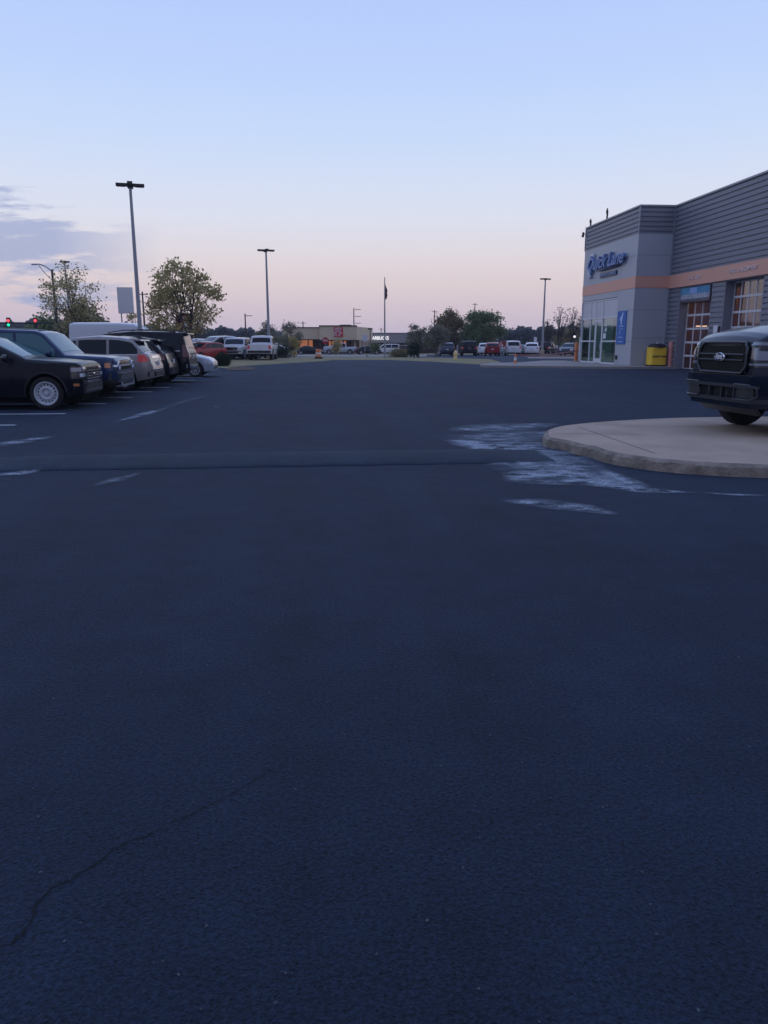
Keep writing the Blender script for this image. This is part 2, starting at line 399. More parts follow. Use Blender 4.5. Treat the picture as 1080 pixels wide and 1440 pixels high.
SPEC={
'pickup':dict(L=5.07,W=1.85,belt=1.08,Rt=.38,tw=.23,xf=1.72,xr=-1.44,zb=.30,zf=.36,tum=.26,c=.55,p=.13,
  prof=[(2.535,.76),(2.53,.93),(2.50,1.02),(2.40,1.07),(2.0,1.11),(1.30,1.16),(.42,1.60),(.15,1.68),(-.3,1.72),(-.75,1.70),(-.85,1.66),(-1.02,1.14),(-1.04,1.09),(-2.44,1.12),(-2.49,1.08),(-2.535,.62)],
  ws=(1.22,.46),rw=(-.87,-.99),win=[(1.02,.12,1),(.05,-.78,1)],doors=[(1.0,.09),(.06,-.80)]),
'offroader':dict(L=4.81,W=1.95,belt=1.14,Rt=.41,tw=.27,xf=1.50,xr=-1.45,zb=.42,zf=.5,zr=.5,tum=.13,c=.45,p=.12,cr=.25,pr=.06,rad=.06,
  prof=[(2.405,.80),(2.39,1.04),(2.33,1.12),(2.1,1.16),(1.12,1.21),(.62,1.74),(.42,1.82),(-.6,1.86),(-2.0,1.85),(-2.2,1.80),(-2.33,1.2),(-2.405,.7)],
  ws=(1.06,.66),rw=(-2.21,-2.31),win=[(.88,-.05,0),(-.13,-1.05,0),(-1.14,-2.0,0)],doors=[(.90,-.09),(-.10,-1.1)]),
'crossover':dict(L=4.70,W=1.93,belt=1.12,Rt=.37,tw=.24,xf=1.42,xr=-1.40,zb=.30,zf=.36,zr=.42,tum=.26,c=.7,p=.16,cr=.5,pr=.15,
  prof=[(2.35,.66),(2.32,.85),(2.2,.97),(1.9,1.05),(1.1,1.13),(.3,1.58),(0,1.66),(-.7,1.71),(-1.35,1.67),(-1.72,1.60),(-1.80,1.55),(-2.12,1.18),(-2.22,1.12),(-2.30,.88),(-2.35,.78),(-2.35,.5)],
  ws=(1.02,.34),rw=(-1.83,-2.08),win=[(.9,-.02,0),(-.1,-.95,0),(-1.03,-1.9,2)],doors=[(.9,-.06),(-.07,-1.0)]),
'large_suv':dict(L=5.25,W=2.03,belt=1.18,Rt=.41,tw=.27,xf=1.60,xr=-1.45,zb=.34,zf=.4,zr=.46,tum=.17,c=.55,p=.12,cr=.4,pr=.10,
  prof=[(2.62,.7),(2.6,1.0),(2.5,1.12),(1.4,1.22),(.75,1.72),(.45,1.83),(-.6,1.92),(-2.1,1.89),(-2.36,1.84),(-2.42,1.78),(-2.55,1.25),(-2.60,1.15),(-2.625,.6)],
  ws=(1.32,.8),rw=(-2.43,-2.54),win=[(1.1,.15,0),(.07,-.92,0),(-1.02,-2.3,0)],doors=[(1.1,.11),(.1,-1.0)]),
'sedan':dict(L=4.75,W=1.84,belt=.98,Rt=.34,tw=.22,xf=1.43,xr=-1.38,zb=.24,zf=.28,zr=.34,tum=.34,c=.7,p=.17,cr=.6,pr=.14,
  prof=[(2.375,.5),(2.35,.68),(2.2,.8),(1.15,.98),(.3,1.38),(0,1.45),(-.6,1.47),(-1.0,1.40),(-1.75,1.08),(-2.2,1.04),(-2.3,.98),(-2.375,.55)],
  ws=(1.08,.34),rw=(-1.08,-1.68),win=[(.92,-.02,0),(-.1,-1.25,0)],doors=[(.9,-.06),(-.07,-1.1)]),
'hatchback':dict(L=4.05,W=1.74,belt=.98,Rt=.32,tw=.21,xf=1.22,xr=-1.26,zb=.24,zf=.27,zr=.34,tum=.28,c=.6,p=.17,cr=.4,pr=.13,
  prof=[(2.025,.48),(2.0,.66),(1.86,.79),(1.7,.85),(1.05,1.0),(.35,1.38),(.05,1.46),(-.6,1.48),(-1.4,1.42),(-1.55,1.35),(-1.85,1.02),(-1.95,.95),(-2.025,.5)],
  ws=(.98,.4),rw=(-1.56,-1.82),win=[(.85,0,0),(-.08,-.95,0),(-1.02,-1.6,2)],doors=[(.85,-.04),(-.05,-.95)]),
'cargo_van':dict(L=5.95,W=2.04,belt=1.35,Rt=.36,tw=.23,xf=2.0,xr=-1.75,zb=.3,zf=.32,zr=.4,tum=.05,c=.5,p=.14,cr=.2,pr=.04,rad=.12,crown=.05,
  prof=[(2.975,.6),(2.94,.95),(2.8,1.12),(2.35,1.3),(1.6,2.15),(1.25,2.42),(.85,2.56),(0,2.62),(-2.7,2.62),(-2.87,2.56),(-2.95,1.5),(-2.975,.6)],
  ws=(2.28,1.68),rw=(-2.88,-2.94),win=[(1.9,1.1,0)],doors=[(1.9,1.0)]),
'full_pickup':dict(L=5.95,W=2.05,belt=1.22,Rt=.425,tw=.29,xf=2.0,xr=-1.7,zb=.44,zf=.5,zr=.55,tum=.17,c=.5,p=.12,cr=.15,pr=.03,Ra=.52,
  prof=[(2.975,.9),(2.96,1.22),(2.88,1.34),(2.5,1.42),(1.6,1.48),(.88,1.90),(.65,1.97),(-.3,2.0),(-.85,1.97),(-.98,1.90),(-1.10,1.34),(-1.12,1.29),(-2.92,1.31),(-2.96,1.27),(-2.975,.75)],
  ws=(1.5,.92),rw=(-1.0,-1.08),win=[(1.3,.35,0),(.25,-.85,0)],doors=[(1.3,.3),(.28,-.88)]),
}
CARS={}
def make_car(name,label,kind,color,loc,rz,group=None,cat='car',wheels='five',detail=1,clad=0,glass='glass',extra=None,dims=None,turn=0,tail='red',rimf=.64):
    d=dict(SPEC[kind]);d['step']=.06 if detail>1 else .16
    if dims:d.update(dims)
    b=Body(d);root=thing(name,label,cat,loc,rz,group);pm=P[color] if isinstance(color,str) else color
    b.mesh(root,pm,clad)
    gm=M[glass]
    b.slope_glass(b.ws[0],b.ws[1],.07,'windscreen',gm,root)
    if b.rw: 
        b.slope_glass(b.rw[0],b.rw[1],.12,'rear_window',M['glass'],root,n=4)
    for sg in(-1,1):
        for (x0,x1,fl) in b.win:
            zhi=lambda x:min(b.top(x)-.085*math.sqrt(1+min(9,b.slope(x)**2)),max(p[1] for p in b.prof)-.11)
            b.side(sg,x0,x1,b.belt+.035,zhi,.006,'side_window',M['glass'],root,nx=12,nz=3,th=.012)
        if detail>1:
            for (x0,x1) in b.doors:
                def zl(x):
                    z=b.zb+.12
                    for xc in(b.xf,b.xr):
                        if abs(x-xc)<b.Ra+.09: z=max(z,b.Rt+math.sqrt(max(0,(b.Ra+.09)**2-(x-xc)**2)))
                    return z
                dd=b.side(sg,x0-.012,x1+.012,zl,b.belt-.02,.007,'door',pm,root,nx=12,nz=5,th=.015)
                h=MB();xh=x1+.16;h.tube([(xh-.09,sg*(b.hw(xh,b.belt-.13)+.03),b.belt-.13),(xh+.09,sg*(b.hw(xh,b.belt-.13)+.03),b.belt-.125)],.016,6)
                h.box((xh-.08,sg*(b.hw(xh,b.belt-.13)+.012),b.belt-.13),(.03,.04,.03));h.box((xh+.08,sg*(b.hw(xh,b.belt-.13)+.012),b.belt-.13),(.03,.04,.03))
                h.build('door_handle',M['plast'] if color!='silver' else M['chrome'],dd,smooth=40)
            # beltline trim
            b.side(sg,b.win[0][0],b.win[-1][1],b.belt+.008,b.belt+.028,.012,'window_trim',M['chrome'] if (extra and 'chrometrim' in extra) else M['plast'],root,nx=14,nz=1)
        if detail>0:
            mx=b.win[0][0]-.12;my=b.hw(mx,b.belt+.05)
            mm=MB();mm.tube([(mx,sg*(my-.03),b.belt+.04),(mx+.02,sg*(my+.06),b.belt+.06)],.028,6)
            mm.lathe([(0,-.05),(.06,-.045),(.085,-.01),(.085,.02),(.07,.045),(0,.05)],10,'x',0,(0,0,0))
            base=len(mm.v)-60
            for i in range(base,len(mm.v)):
                x,y,z=mm.v[i];mm.v[i]=(mx+.02+x*1.3,sg*(my+.15)+y*1.25,b.belt+.10+z)
            mm.build('mirror',pm if color!='black' else M['gblack'],root,smooth=40)
    # ends
    Wf=b.W/2;e=b.L/2
    zt=b.prof[-1][1];fz=max(b.zf,.3)
    topf=lerp(b.prof,e-.12)
    hl0,hl1=topf-.24,topf-.06
    if 'nofront' not in (extra or ()):
        for sg in(-1,1): b.face(1,sg*Wf*.60,sg*Wf*.965,hl0,hl1,.008,'headlight',M['lens'],root)
        b.face(1,-Wf*.56,Wf*.56,hl0-.10,hl1-.02,.012,'grille',M['gblack'],root)
        b.face(1,-Wf*.62,Wf*.62,fz+.04,fz+.17,.014,'lower_intake',M['plast'],root)
        b.face(1,-Wf*.9,Wf*.9,fz+.19,fz+.25,.03,'bumper',pm if kind in('hatchback','sedan','crossover') else M['plast'],root,th=.05)
    bt=lerp(b.prof,-e+.06);zr=b.zr
    tz1=min(b.belt+.02,1.2);tz0=tz1-.26
    if kind in('full_pickup','pickup'): tz1=b.top(-e+.06)-.08;tz0=tz1-.32
    tmat=M[tail]
    if kind=='large_suv':tz0,tz1=.98,1.42
    for sg in(-1,1):
        if kind=='crossover':
            tl_=b.side(sg,-e+.14,-e+.44,.92,1.14,.014,'tail_light',tmat,root,nx=6,nz=2)
            b.face(-1,sg*Wf*.66,sg*Wf*.84,.94,1.10,.012,'reverse_light',M['dlens'],root,ny=5)
        else: b.face(-1,sg*Wf*.76,sg*Wf*.985,tz0,tz1,.010,'tail_light',tmat,root)
    b.face(-1,-Wf*.93,Wf*.93,zr+.05,zr+.24,.035,'rear_bumper',M['plast'] if kind in('full_pickup','pickup','offroader') or clad else pm,root,th=.08)
    pl=MB();py0=tz0-.02 if kind not in('full_pickup','pickup') else zr+.25
    xr=min(b.pxf(.0,py0-.06,-1),b.pxf(0,py0+.06,-1))-.012;pl.box((xr,0,py0),(.012,.31,.15));pl.build('number_plate',M['plate'],root)
    if 'splitter' in (extra or ()): pass
    if 'spoiler' in (extra or ()):
        s_=MB();xs=b.rw[0]+.10;zz=b.top(xs)
        yt=b.hw(xs,zz)
        s_.add([(xs+.1,-yt,zz-.01),(xs+.1,yt,zz-.01),(xs-.26,yt*.95,zz-.035),(xs-.26,-yt*.95,zz-.035),(xs+.1,-yt,zz+.035),(xs+.1,yt,zz+.035),(xs-.24,yt*.95,zz+.012),(xs-.24,-yt*.95,zz+.012)],
            [(0,1,2,3),(4,7,6,5),(0,4,5,1),(1,5,6,2),(2,6,7,3),(3,7,4,0)]);s_.build('spoiler',pm,root,fix=True)
    if 'rails' in (extra or ()):
        for sg in(-1,1):
            r_=MB()
            yy=sg*(b.hw(-.5,b.top(-.5)-.05)-.06);xs=[b.win[0][1]+.2,-.2,-1.0,b.win[-1][1]+.15]
            r_.tube([(x,yy,b.top(x)+(.02 if i in(0,3) else .065)) for i,x in enumerate(xs)],.018,6)
            r_.build('roof_rail',M['plast'],root,smooth=40)
    if 'spare' in (extra or ()):
        e_=bpy.data.objects.new('spare_wheel',None);COL.objects.link(e_);e_.parent=root;e_.location=(-e-.13,0,1.05);e_.rotation_euler=(0,0,math.pi/2)
        for n_,m_ in zip(('tyre','rim'),wheel_meshes(.39,.24,'dark',.22)):
            o=bpy.data.objects.new(n_,m_);COL.objects.link(o);o.parent=e_
    if 'steps' in (extra or ()):
        r_=MB()
        for sg in(-1,1): r_.tube([(b.xr+b.Ra+.1,sg*(Wf-.02),b.zb-.03),(b.xf-b.Ra-.1,sg*(Wf-.02),b.zb-.03)],.045,8)
        r_.build('side_step',M['plast'],root,smooth=40)
    wy=Wf-b.tw/2+.005
    for x,t in((b.xf,turn),(b.xr,0)):
        for sg in(-1,1): add_wheel(root,x,sg*wy,b.Rt,b.tw,wheels,b.Rt*rimf,t)
    CARS.setdefault(kind,[]).append(root)
    return root,b
# ------------------------------------------------------------------ SETTING: ground
asp=bpy.data.materials.new('asphalt');asp.use_nodes=True
n=asp.node_tree.nodes;l=asp.node_tree.links;b=n['Principled BSDF']
tc=n.new('ShaderNodeTexCoord')
def noise(sc,det=4,rough=.6,vec=None,nn=None,ll=None):
    x=(nn or n).new('ShaderNodeTexNoise');x.inputs['Scale'].default_value=sc;x.inputs['Detail'].default_value=det;x.inputs['Roughness'].default_value=rough
    (ll or l).new(vec or tc.outputs['Object'],x.inputs['Vector']);return x
def rng(src,a,b_,c,d,nn=None,ll=None,clamp=True):
    r=(nn or n).new('ShaderNodeMapRange');r.clamp=clamp
    for k,v in zip(('From Min','From Max','To Min','To Max'),(a,b_,c,d)): r.inputs[k].default_value=v
    (ll or l).new(src,r.inputs['Value']);return r.outputs['Result']
mxa=n.new('ShaderNodeMix');mxa.data_type='RGBA';mxa.inputs['A'].default_value=(.0146,.0262,.0500,1);mxa.inputs['B'].default_value=(.0240,.0395,.0730,1)
l.new(rng(noise(.35,5,.65).outputs['Fac'],.35,.7,0,1),mxa.inputs['Factor'])
mxb=n.new('ShaderNodeMix');mxb.data_type='RGBA';mxb.blend_type='MULTIPLY';mxb.inputs['Factor'].default_value=1
l.new(mxa.outputs['Result'],mxb.inputs['A'])
cr=n.new('ShaderNodeCombineColor');pit=n.new('ShaderNodeTexVoronoi');pit.inputs['Scale'].default_value=34;l.new(tc.outputs['Object'],pit.inputs['Vector']);pm_=n.new('ShaderNodeMath');pm_.operation='MULTIPLY';l.new(rng(noise(62,4,.8).outputs['Fac'],.36,.64,.48,1.55),pm_.inputs[0]);l.new(rng(pit.outputs['Distance'],.10,.20,.45,1),pm_.inputs[1]);pq=n.new('ShaderNodeMath');pq.operation='MULTIPLY';l.new(pm_.outputs[0],pq.inputs[0]);l.new(rng(noise(2.2,6,.7).outputs['Fac'],.35,.65,.86,1.14),pq.inputs[1]);mpw=n.new('ShaderNodeMapping');mpw.inputs['Scale'].default_value=(1.3,.12,1);l.new(tc.outputs['Object'],mpw.inputs['Vector']);pr_=n.new('ShaderNodeMath');pr_.operation='MULTIPLY';l.new(pq.outputs[0],pr_.inputs[0]);l.new(rng(noise(.9,4,.6,mpw.outputs[0]).outputs['Fac'],.35,.65,.88,1.13),pr_.inputs[1]);sp=pr_.outputs[0]
for i in range(3): l.new(sp,cr.inputs[i])
l.new(cr.outputs[0],mxb.inputs['B']);l.new(mxb.outputs['Result'],b.inputs['Base Color'])
b.inputs['Roughness'].default_value=.8;b.inputs['Specular IOR Level'].default_value=.25
vor=n.new('ShaderNodeTexVoronoi');vor.inputs['Scale'].default_value=110;l.new(tc.outputs['Object'],vor.inputs['Vector'])
ad=n.new('ShaderNodeMath');ad.operation='ADD';l.new(vor.outputs['Distance'],ad.inputs[0]);l.new(noise(75,5,.75).outputs['Fac'],ad.inputs[1])
bp=n.new('ShaderNodeBump');bp.inputs['Strength'].default_value=1;bp.inputs['Distance'].default_value=.013
l.new(ad.outputs[0],bp.inputs['Height']);l.new(bp.outputs['Normal'],b.inputs['Normal'])
M['asphalt']=asp
gm=MB();ys=[-40,-10,0,10,20,40,60,72]+[72+8*i for i in range(1,24)]+[283.2,400,900,2500];xs=[-1500,-400,-150,-60,-30,-10,0,10,30,60,150,400,1500]
gm.grid([[(x,y,terr(y)) for x in xs] for y in ys]);struct(gm.build('ground',asp,fix=False))
def hsheet(name,pts,mat,off,mx=4.0):
    # flat sheet draped on the ground; long edges in y follow the slope because it is cut into strips
    bm=bmesh.new();vs=[bm.verts.new((p[0],p[1],0)) for p in pts];bm.faces.new(vs)
    y0=min(p[1] for p in pts);y1=max(p[1] for p in pts);y=math.ceil(y0)
    cuts=[72]+[72+8*i for i in range(1,40)]
    for c in cuts:
        if y0<c<y1: bmesh.ops.bisect_plane(bm,geom=bm.verts[:]+bm.edges[:]+bm.faces[:],plane_co=(0,c,0),plane_no=(0,1,0))
    for v in bm.verts: v.co.z=terr(v.co.y)+off
    bmesh.ops.recalc_face_normals(bm,faces=bm.faces)
    if sum(f.normal.z for f in bm.faces)<0: bmesh.ops.reverse_faces(bm,faces=bm.faces)
    me=bpy.data.meshes.new(name);bm.to_mesh(me);bm.free();me.materials.append(mat)
    o=bpy.data.objects.new(name,me);COL.objects.link(o);return struct(o)
def gp(*pp): return [G(*p)[:2] for p in pp]
# speed hump: low asphalt ridge from the parking side to the island
hm=MB();rows=[]
rr_=random.Random(3)
for i in range(61):
    t=i/60;x=-4.6+t*7.7;yc=10.12+.06*x/3+rr_.uniform(-.012,.012);e=min(1,min(t,1-t)*9+.02)
    hw_=.60+rr_.uniform(-.012,.012)
    rows.append([(x,yc+hw_*s_,.004+.07*e*max(0,math.cos(s_*math.pi/2))**.6) for s_ in(-1,-.96,-.85,-.6,-.3,0,.3,.6,.85,.96,1)])
hm.grid(rows);M['asp2']=asp.copy();[setattr(q.inputs['A'],'default_value',(.036,.054,.078,1)) for q in M['asp2'].node_tree.nodes if q.bl_idname=='ShaderNodeMix' and q.blend_type=='MIX'];struct(hm.build('speed_hump',M['asp2'],smooth=60,fix=True))
# sealed-over chalky stains, soft edged
st=bpy.data.materials.new('chalk_stain');st.use_nodes=True
n=st.node_tree.nodes;l=st.node_tree.links;b=n['Principled BSDF'];b.inputs['Base Color'].default_value=(.36,.41,.49,1);b.inputs['Roughness'].default_value=.9
tc=n.new('ShaderNodeTexCoord');at=n.new('ShaderNodeAttribute');at.attribute_name='fade'
mul=n.new('ShaderNodeMath');mul.operation='MULTIPLY';mul.use_clamp=True
mpn=n.new('ShaderNodeMapping');mpn.inputs['Scale'].default_value=(1.5,2.3,1);mpn.inputs['Rotation'].default_value=(0,0,.12);l.new(tc.outputs['Object'],mpn.inputs['Vector']);n1=noise(1.7,9,.78,mpn.outputs[0],nn=n,ll=l);fa=rng(n1.outputs['Fac'],.41,.64,.0,1.3,n,l)
l.new(at.outputs['Fac'],mul.inputs[0]);l.new(fa,mul.inputs[1])
mul2=n.new('ShaderNodeMath');mul2.operation='MULTIPLY';mul2.use_clamp=True
l.new(mul.outputs[0],mul2.inputs[0]);l.new(rng(noise(60,3,.7,nn=n,ll=l).outputs['Fac'],.38,.60,.30,1.0,n,l),mul2.inputs[1])
l.new(mul2.outputs[0],b.inputs['Alpha'])
M['stain']=st
stain_n=[0]
def stain(name,pts,k=1.0,z=None):
    # pts: list of (px,py,half width in metres) along the stroke
    stain_n[0]+=1;z=.004+stain_n[0]*.0007
    c=[];W=[]
    P_=[(Vector(G(p[0],p[1])[:2]),p[2]) for p in pts]
    N=10
    for i in range(len(P_)-1):
        for j in range(N): 
            t=j/N;c.append(P_[i][0].lerp(P_[i+1][0],t));W.append(P_[i][1]*(1-t)+P_[i+1][1]*t)
    c.append(P_[-1][0]);W.append(P_[-1][1])
    v=[];fd=[]
    for i,p in enumerate(c):
        d=(c[min(i+1,len(c)-1)]-c[max(i-1,0)]).normalized();nn_=Vector((-d.y,d.x))
        endf=min(1,min(i,len(c)-1-i)/6)
        for s_ in(-1,-.6,-.3,0,.3,.6,1):
            q=p+nn_*W[i]*1.75*s_;v.append((q.x,q.y,z));fd.append((1-abs(s_))**.9*endf*k*1.15)
    f=[(i*7+j,i*7+j+1,(i+1)*7+j+1,(i+1)*7+j) for i in range(len(c)-1) for j in range(6)]
    me=bpy.data.meshes.new(name);me.from_pydata(v,[],f);a=me.attributes.new('fade','FLOAT','POINT');a.data.foreach_set('value',fd)
    me.materials.append(st);o=bpy.data.objects.new(name,me);COL.objects.link(o);return struct(o)
stain('pavement_stain',[(640,610,.2),(700,618,.55),(750,628,.6),(800,655,.3),(840,668,.1)],.75)
stain('pavement_stain',[(700,640,.1),(740,655,.35),(800,668,.35),(870,685,.15)],.6)
stain('pavement_stain',[(628,606,.10),(680,603,.45),(740,599,.3),(790,596,.1)],1.0)
stain('pavement_stain',[(632,618,.10),(662,624,.22),(705,632,.3),(735,638,.15)],1.7)
stain('pavement_stain',[(650,612,.1),(700,613,.3),(760,609,.3),(775,620,.1)],.8)
stain('pavement_stain',[(690,640,.1),(720,650,.22),(760,655,.25),(800,652,.1)],1.1)
stain('pavement_stain',[(705,670,.08),(745,668,.2),(800,668,.2),(850,680,.18),(900,690,.10),(985,694,.03)],1.7)
stain('pavement_stain',[(715,664,.08),(735,676,.14),(790,680,.10),(830,672,.05)],.9)
stain('pavement_stain',[(845,660,.03),(870,674,.12),(905,690,.10)],1.2)
stain('pavement_stain',[(985,694,.03),(1030,697,.04),(1080,698,.03)],.9)
stain('pavement_stain',[(705,705,.05),(760,709,.14),(820,716,.12),(872,726,.03)],.95)
stain('pavement_stain',[(430,652,.02),(470,650,.03),(530,650,.03),(560,649,.01)],1.2)
stain('pavement_stain',[(590,646,.01),(650,646,.05),(700,647,.04),(740,652,.02)],1.2)
stain('pavement_stain',[(160,595,.05),(200,584,.12),(235,574,.06)],1.2)
stain('pavement_stain',[(235,574,.06),(262,564,.10),(290,556,.1)],.35)
stain('pavement_stain',[(-10,629,.10),(30,622,.16),(78,614,.06)],1.3)
stain('pavement_stain',[(-10,670,.06),(30,667,.10),(70,657,.05)],1.1)
stain('pavement_stain',[(130,686,.04),(165,676,.08),(200,666,.02)],.6)
stain('pavement_stain',[(300,572,.05),(310,574,.05),(316,574,.02)],.9)
# long hairline crack near the camera
cm=MB();cp=[(-12,1338),(18,1326),(33,1312),(46,1292),(52,1272),(70,1250),(98,1240),(118,1226),(137,1214),(160,1195),(185,1182),(208,1176),(235,1160),(262,1150),(290,1136),(312,1124),(345,1106),(372,1090),(385,1080)]
rr_=random.Random(5)
cpt=[Vector(G(*p)[:2]) for p in cp]
ctr=[];
for i in range(len(cpt)-1):
    for j in range(6): ctr.append(cpt[i].lerp(cpt[i+1],j/6)+Vector((rr_.uniform(-.004,.004),rr_.uniform(-.004,.004))))
rows=[]
for i,p in enumerate(ctr):
    w=(.0016+.0042*rr_.random()**1.5*(1.1-i/len(ctr)))*(1 if rr_.random()>.2 else .35)
    d=(ctr[min(i+1,len(ctr)-1)]-ctr[max(i-1,0)]).normalized();nn_=Vector((-d.y,d.x))*w
    rows.append([(p.x+nn_.x,p.y+nn_.y,.003),(p.x-nn_.x,p.y-nn_.y,.003)])
cm.grid(rows);M['crack']=pbr('crack_shadow',(.004,.005,.008),1);struct(cm.build('pavement_crack',M['crack']))
# loose grit lying on the asphalt
gr=MB();rg=random.Random(21)
for k in range(900):
    if k<500: y=rg.uniform(.9,7);x=rg.uniform(-.75,.75)*y*.75+.1*y
    else:
        a=isl_near[rg.randrange(len(isl_near))] if 0 else None;y=rg.uniform(7.6,12);x=rg.gauss(3.1+.0*y,.7) if y>9 else rg.uniform(2.5,7)
        if x>3.2 and y>8.1: continue
    s_=rg.uniform(.0015,.0045);rot=Matrix.Rotation(rg.uniform(0,3),3,'Z')
    gr.box((x,y,s_*.4),(s_*2,s_*1.4,s_),tilt=rot)
tag(gr.build('grit',pbr('grit_stone',(.10,.11,.13),.9,col2=(.02,.02,.03),island=True)),None,None,None,'stuff')
# stall lines on the left
LX={17.12:(-5.55,),14.84:(-5.75,),19.83:(-5.42,),22.05:(-5.28,),24.53:(-5.25,),26.77:(-5.15,),28.96:(-4.9,),31.6:(-5.05,),34.1:(-5.07,),36.6:(-5.0,)}
for y,(x1,) in LX.items():
    hsheet('parking_line',[(x1-5.4,y-.055),(x1,y-.055),(x1,y+.055),(x1-5.4,y+.055)],M['line'],.004)
# concrete island on the right with its kerb
isl=[(3.66,12.0),(3.50,11.5),(3.40,11.15),(3.44,10.85),(3.58,10.6),(3.60,10.2),(3.74,9.95),(3.70,9.7),(3.78,9.32),(4.05,8.86),(4.5,8.5),(5.16,8.24),(6.2,8.05),(8,7.95),(12,7.9),(26,8.2),(26,13.6),(12,13.75),(8.5,13.82),(6.9,13.8),(5.5,13.4),(4.6,12.95),(4.0,12.5)]
def smooth_poly(p,it=2):
    for _ in range(it):
        q=[]
        for i in range(len(p)):
            a,b_=Vector(p[i]),Vector(p[(i+1)%len(p)]);q+=[tuple(a.lerp(b_,.25)),tuple(a.lerp(b_,.75))]
        p=q
    return p
isl=smooth_poly(isl,3)
def offs(p,d):
    c=Vector((sum(q[0] for q in p)/len(p),sum(q[1] for q in p)/len(p)));o=[]
    for i in range(len(p)):
        a,b_=Vector(p[i-1]),Vector(p[(i+1)%len(p)]);t=(b_-a).normalized();nn_=Vector((t.y,-t.x));
        if nn_.dot(Vector(p[i])-c)<0:nn_=-nn_
        q=Vector(p[i])+nn_*d;o.append((q.x,q.y))
    return o
km=MB();rr_=random.Random(9)
jit=[rr_.uniform(-.035,.035) for _ in isl]
base=[tuple(Vector(a)+(Vector(b_)-Vector(a))*(1+j*30)) for a,b_,j in zip(isl,offs(isl,.02),[x*.06 for x in jit])]
jz=lambda a:rr_.uniform(-a,a)
rings=[[(x,y,0) for x,y in offs(base,.02)],[(x+jz(.008),y+jz(.008),.06) for x,y in offs(base,.012)],[(x+jz(.006),y+jz(.006),.112+jz(.008)) for x,y in base],[(x,y,.138+jz(.006)) for x,y in offs(isl,-.018)],[(x,y,.15) for x,y in offs(isl,-.05)]]
km.grid(rings,closed=True);km.add([(x,y,.15) for x,y in offs(isl,-.05)],[tuple(range(len(isl)))],1)
# control joints as real shallow grooves are laid as thin dark strips
o=km.build('concrete_island',[M['kerb'],M['conc']],smooth=30,fix=True);struct(o)
jm=MB()
def joint(a,b_,w=.008,z=.1535):
    a,b_=Vector(a),Vector(b_);d=(b_-a).normalized();nn_=Vector((-d.y,d.x))*w
    jm.add([(a.x+nn_.x,a.y+nn_.y,z),(a.x-nn_.x,a.y-nn_.y,z),(b_.x-nn_.x,b_.y-nn_.y,z),(b_.x+nn_.x,b_.y+nn_.y,z)],[(0,1,2,3)])
joint((3.62,11.45),(4.9,11.2));joint(G(812,600,.15)[:2],G(922,638,.15)[:2]);joint(G(870,600,.15)[:2],G(1000,600,.15)[:2]);joint((8.6,8.05),(8.9,13.7));joint((12.6,8.0),(12.9,13.6))
jm_o=jm.build('concrete_joint',pbr('joint_dirt',(.19,.155,.13),1));struct(jm_o)
# walk in front of the storefront, with a kerb
wk=[(10.0,46.6),(10.25,45.9),(11.4,45.1),(14.5,43.7),(17.5,42.55),(18.1,42.5),(20.6,42.5),(20.6,44.3),(18.5,44.4),(18.5,53.4),(18.5,57),(17,57),(14,52.6),(11.6,51.0),(10.3,48.6)]
wm=MB();wm.poly(wk,0.0,.13,0);struct(wm.build('storefront_walk',M['walk'],fix=True))
# dry verge across the end of the lot
hsheet('grass_verge',gp((322,518),(345,514.5),(398,511.5),(440,509),(470,506.4),(545,506.3),(600,508.6),(688,513.5),(705,509.5),(690,505.5),(640,503.6),(560,501.8),(440,501.5),(380,502.5),(250,503.5),(60,505),(60,512),(250,515)),M['grass'],.012)
hsheet('sand_edge',gp((318,521),(355,521),(360,517.5),(340,515),(322,517)),M['mulch'],.02)
hsheet('cross_road',gp((300,501.2),(600,501.4),(600,499.2),(300,499.2)),M['road2'],.02)
hsheet('far_verge',gp((-300,498.9),(1300,498.9),(1300,497.2),(-300,497.2)),M['grass'],.016)
hsheet('red_bed',gp((735,502.2),(812,502.5),(812,499.2),(742,499.0)),M['red_mulch'],.02)
hsheet('pale_kerb_strip',gp((742,504.3),(812,504.6),(812,502.9),(742,502.6)),M['walk'],.03)
# ------------------------------------------------------------------ CARS in the left row (nose or tail to the aisle)
def nose(px,Y,L): return XY(px,Y)-L/2-.24
sp=SPEC
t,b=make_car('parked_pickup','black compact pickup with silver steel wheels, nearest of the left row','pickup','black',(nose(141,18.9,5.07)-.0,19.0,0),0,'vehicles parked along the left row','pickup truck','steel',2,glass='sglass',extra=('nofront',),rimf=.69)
e=b.L/2;Wf=b.W/2
b.face(1,-Wf*.62,Wf*.62,.66,.96,.012,'grille',M['gblack'],t)
g=MB()
for z in(.70,.76,.82,.88): g.tube([(b.pxf(y,z,1)+.024,y,z) for y in(-.5,-.3,0,.3,.5)],.007,5)
g.build('grille_bar',M['satin'],t,smooth=40)
for sg in(-1,1):
    b.face(1,sg*Wf*.58,sg*Wf*.975,.87,.96,.012,'headlight',M['tlens'],t);b.face(1,sg*Wf*.66,sg*Wf*.90,.75,.83,.011,'headlight',M['lens'],t)
    b.face(1,sg*Wf*.56,sg*Wf*.985,.71,.985,.006,'headlight_surround',M['gblack'],t)
    b.side(sg,b.xf+.62,b.xf+.74,.54,.60,.01,'side_marker',M['amber'],t,nx=3,nz=1)
    # wheel arch lips
    for xc in(b.xf,b.xr):
        a_=MB();a_.tube([(xc+(b.Ra+.015)*math.cos(q),sg*(b.hw(xc+(b.Ra)*math.cos(q),b.Rt+b.Ra*math.sin(q))+.004),b.Rt+(b.Ra+.015)*math.sin(q)) for q in [math.pi*i/14 for i in range(15)]],.02,6);a_.build('wheel_arch_trim',M['plast'],t,smooth=50)
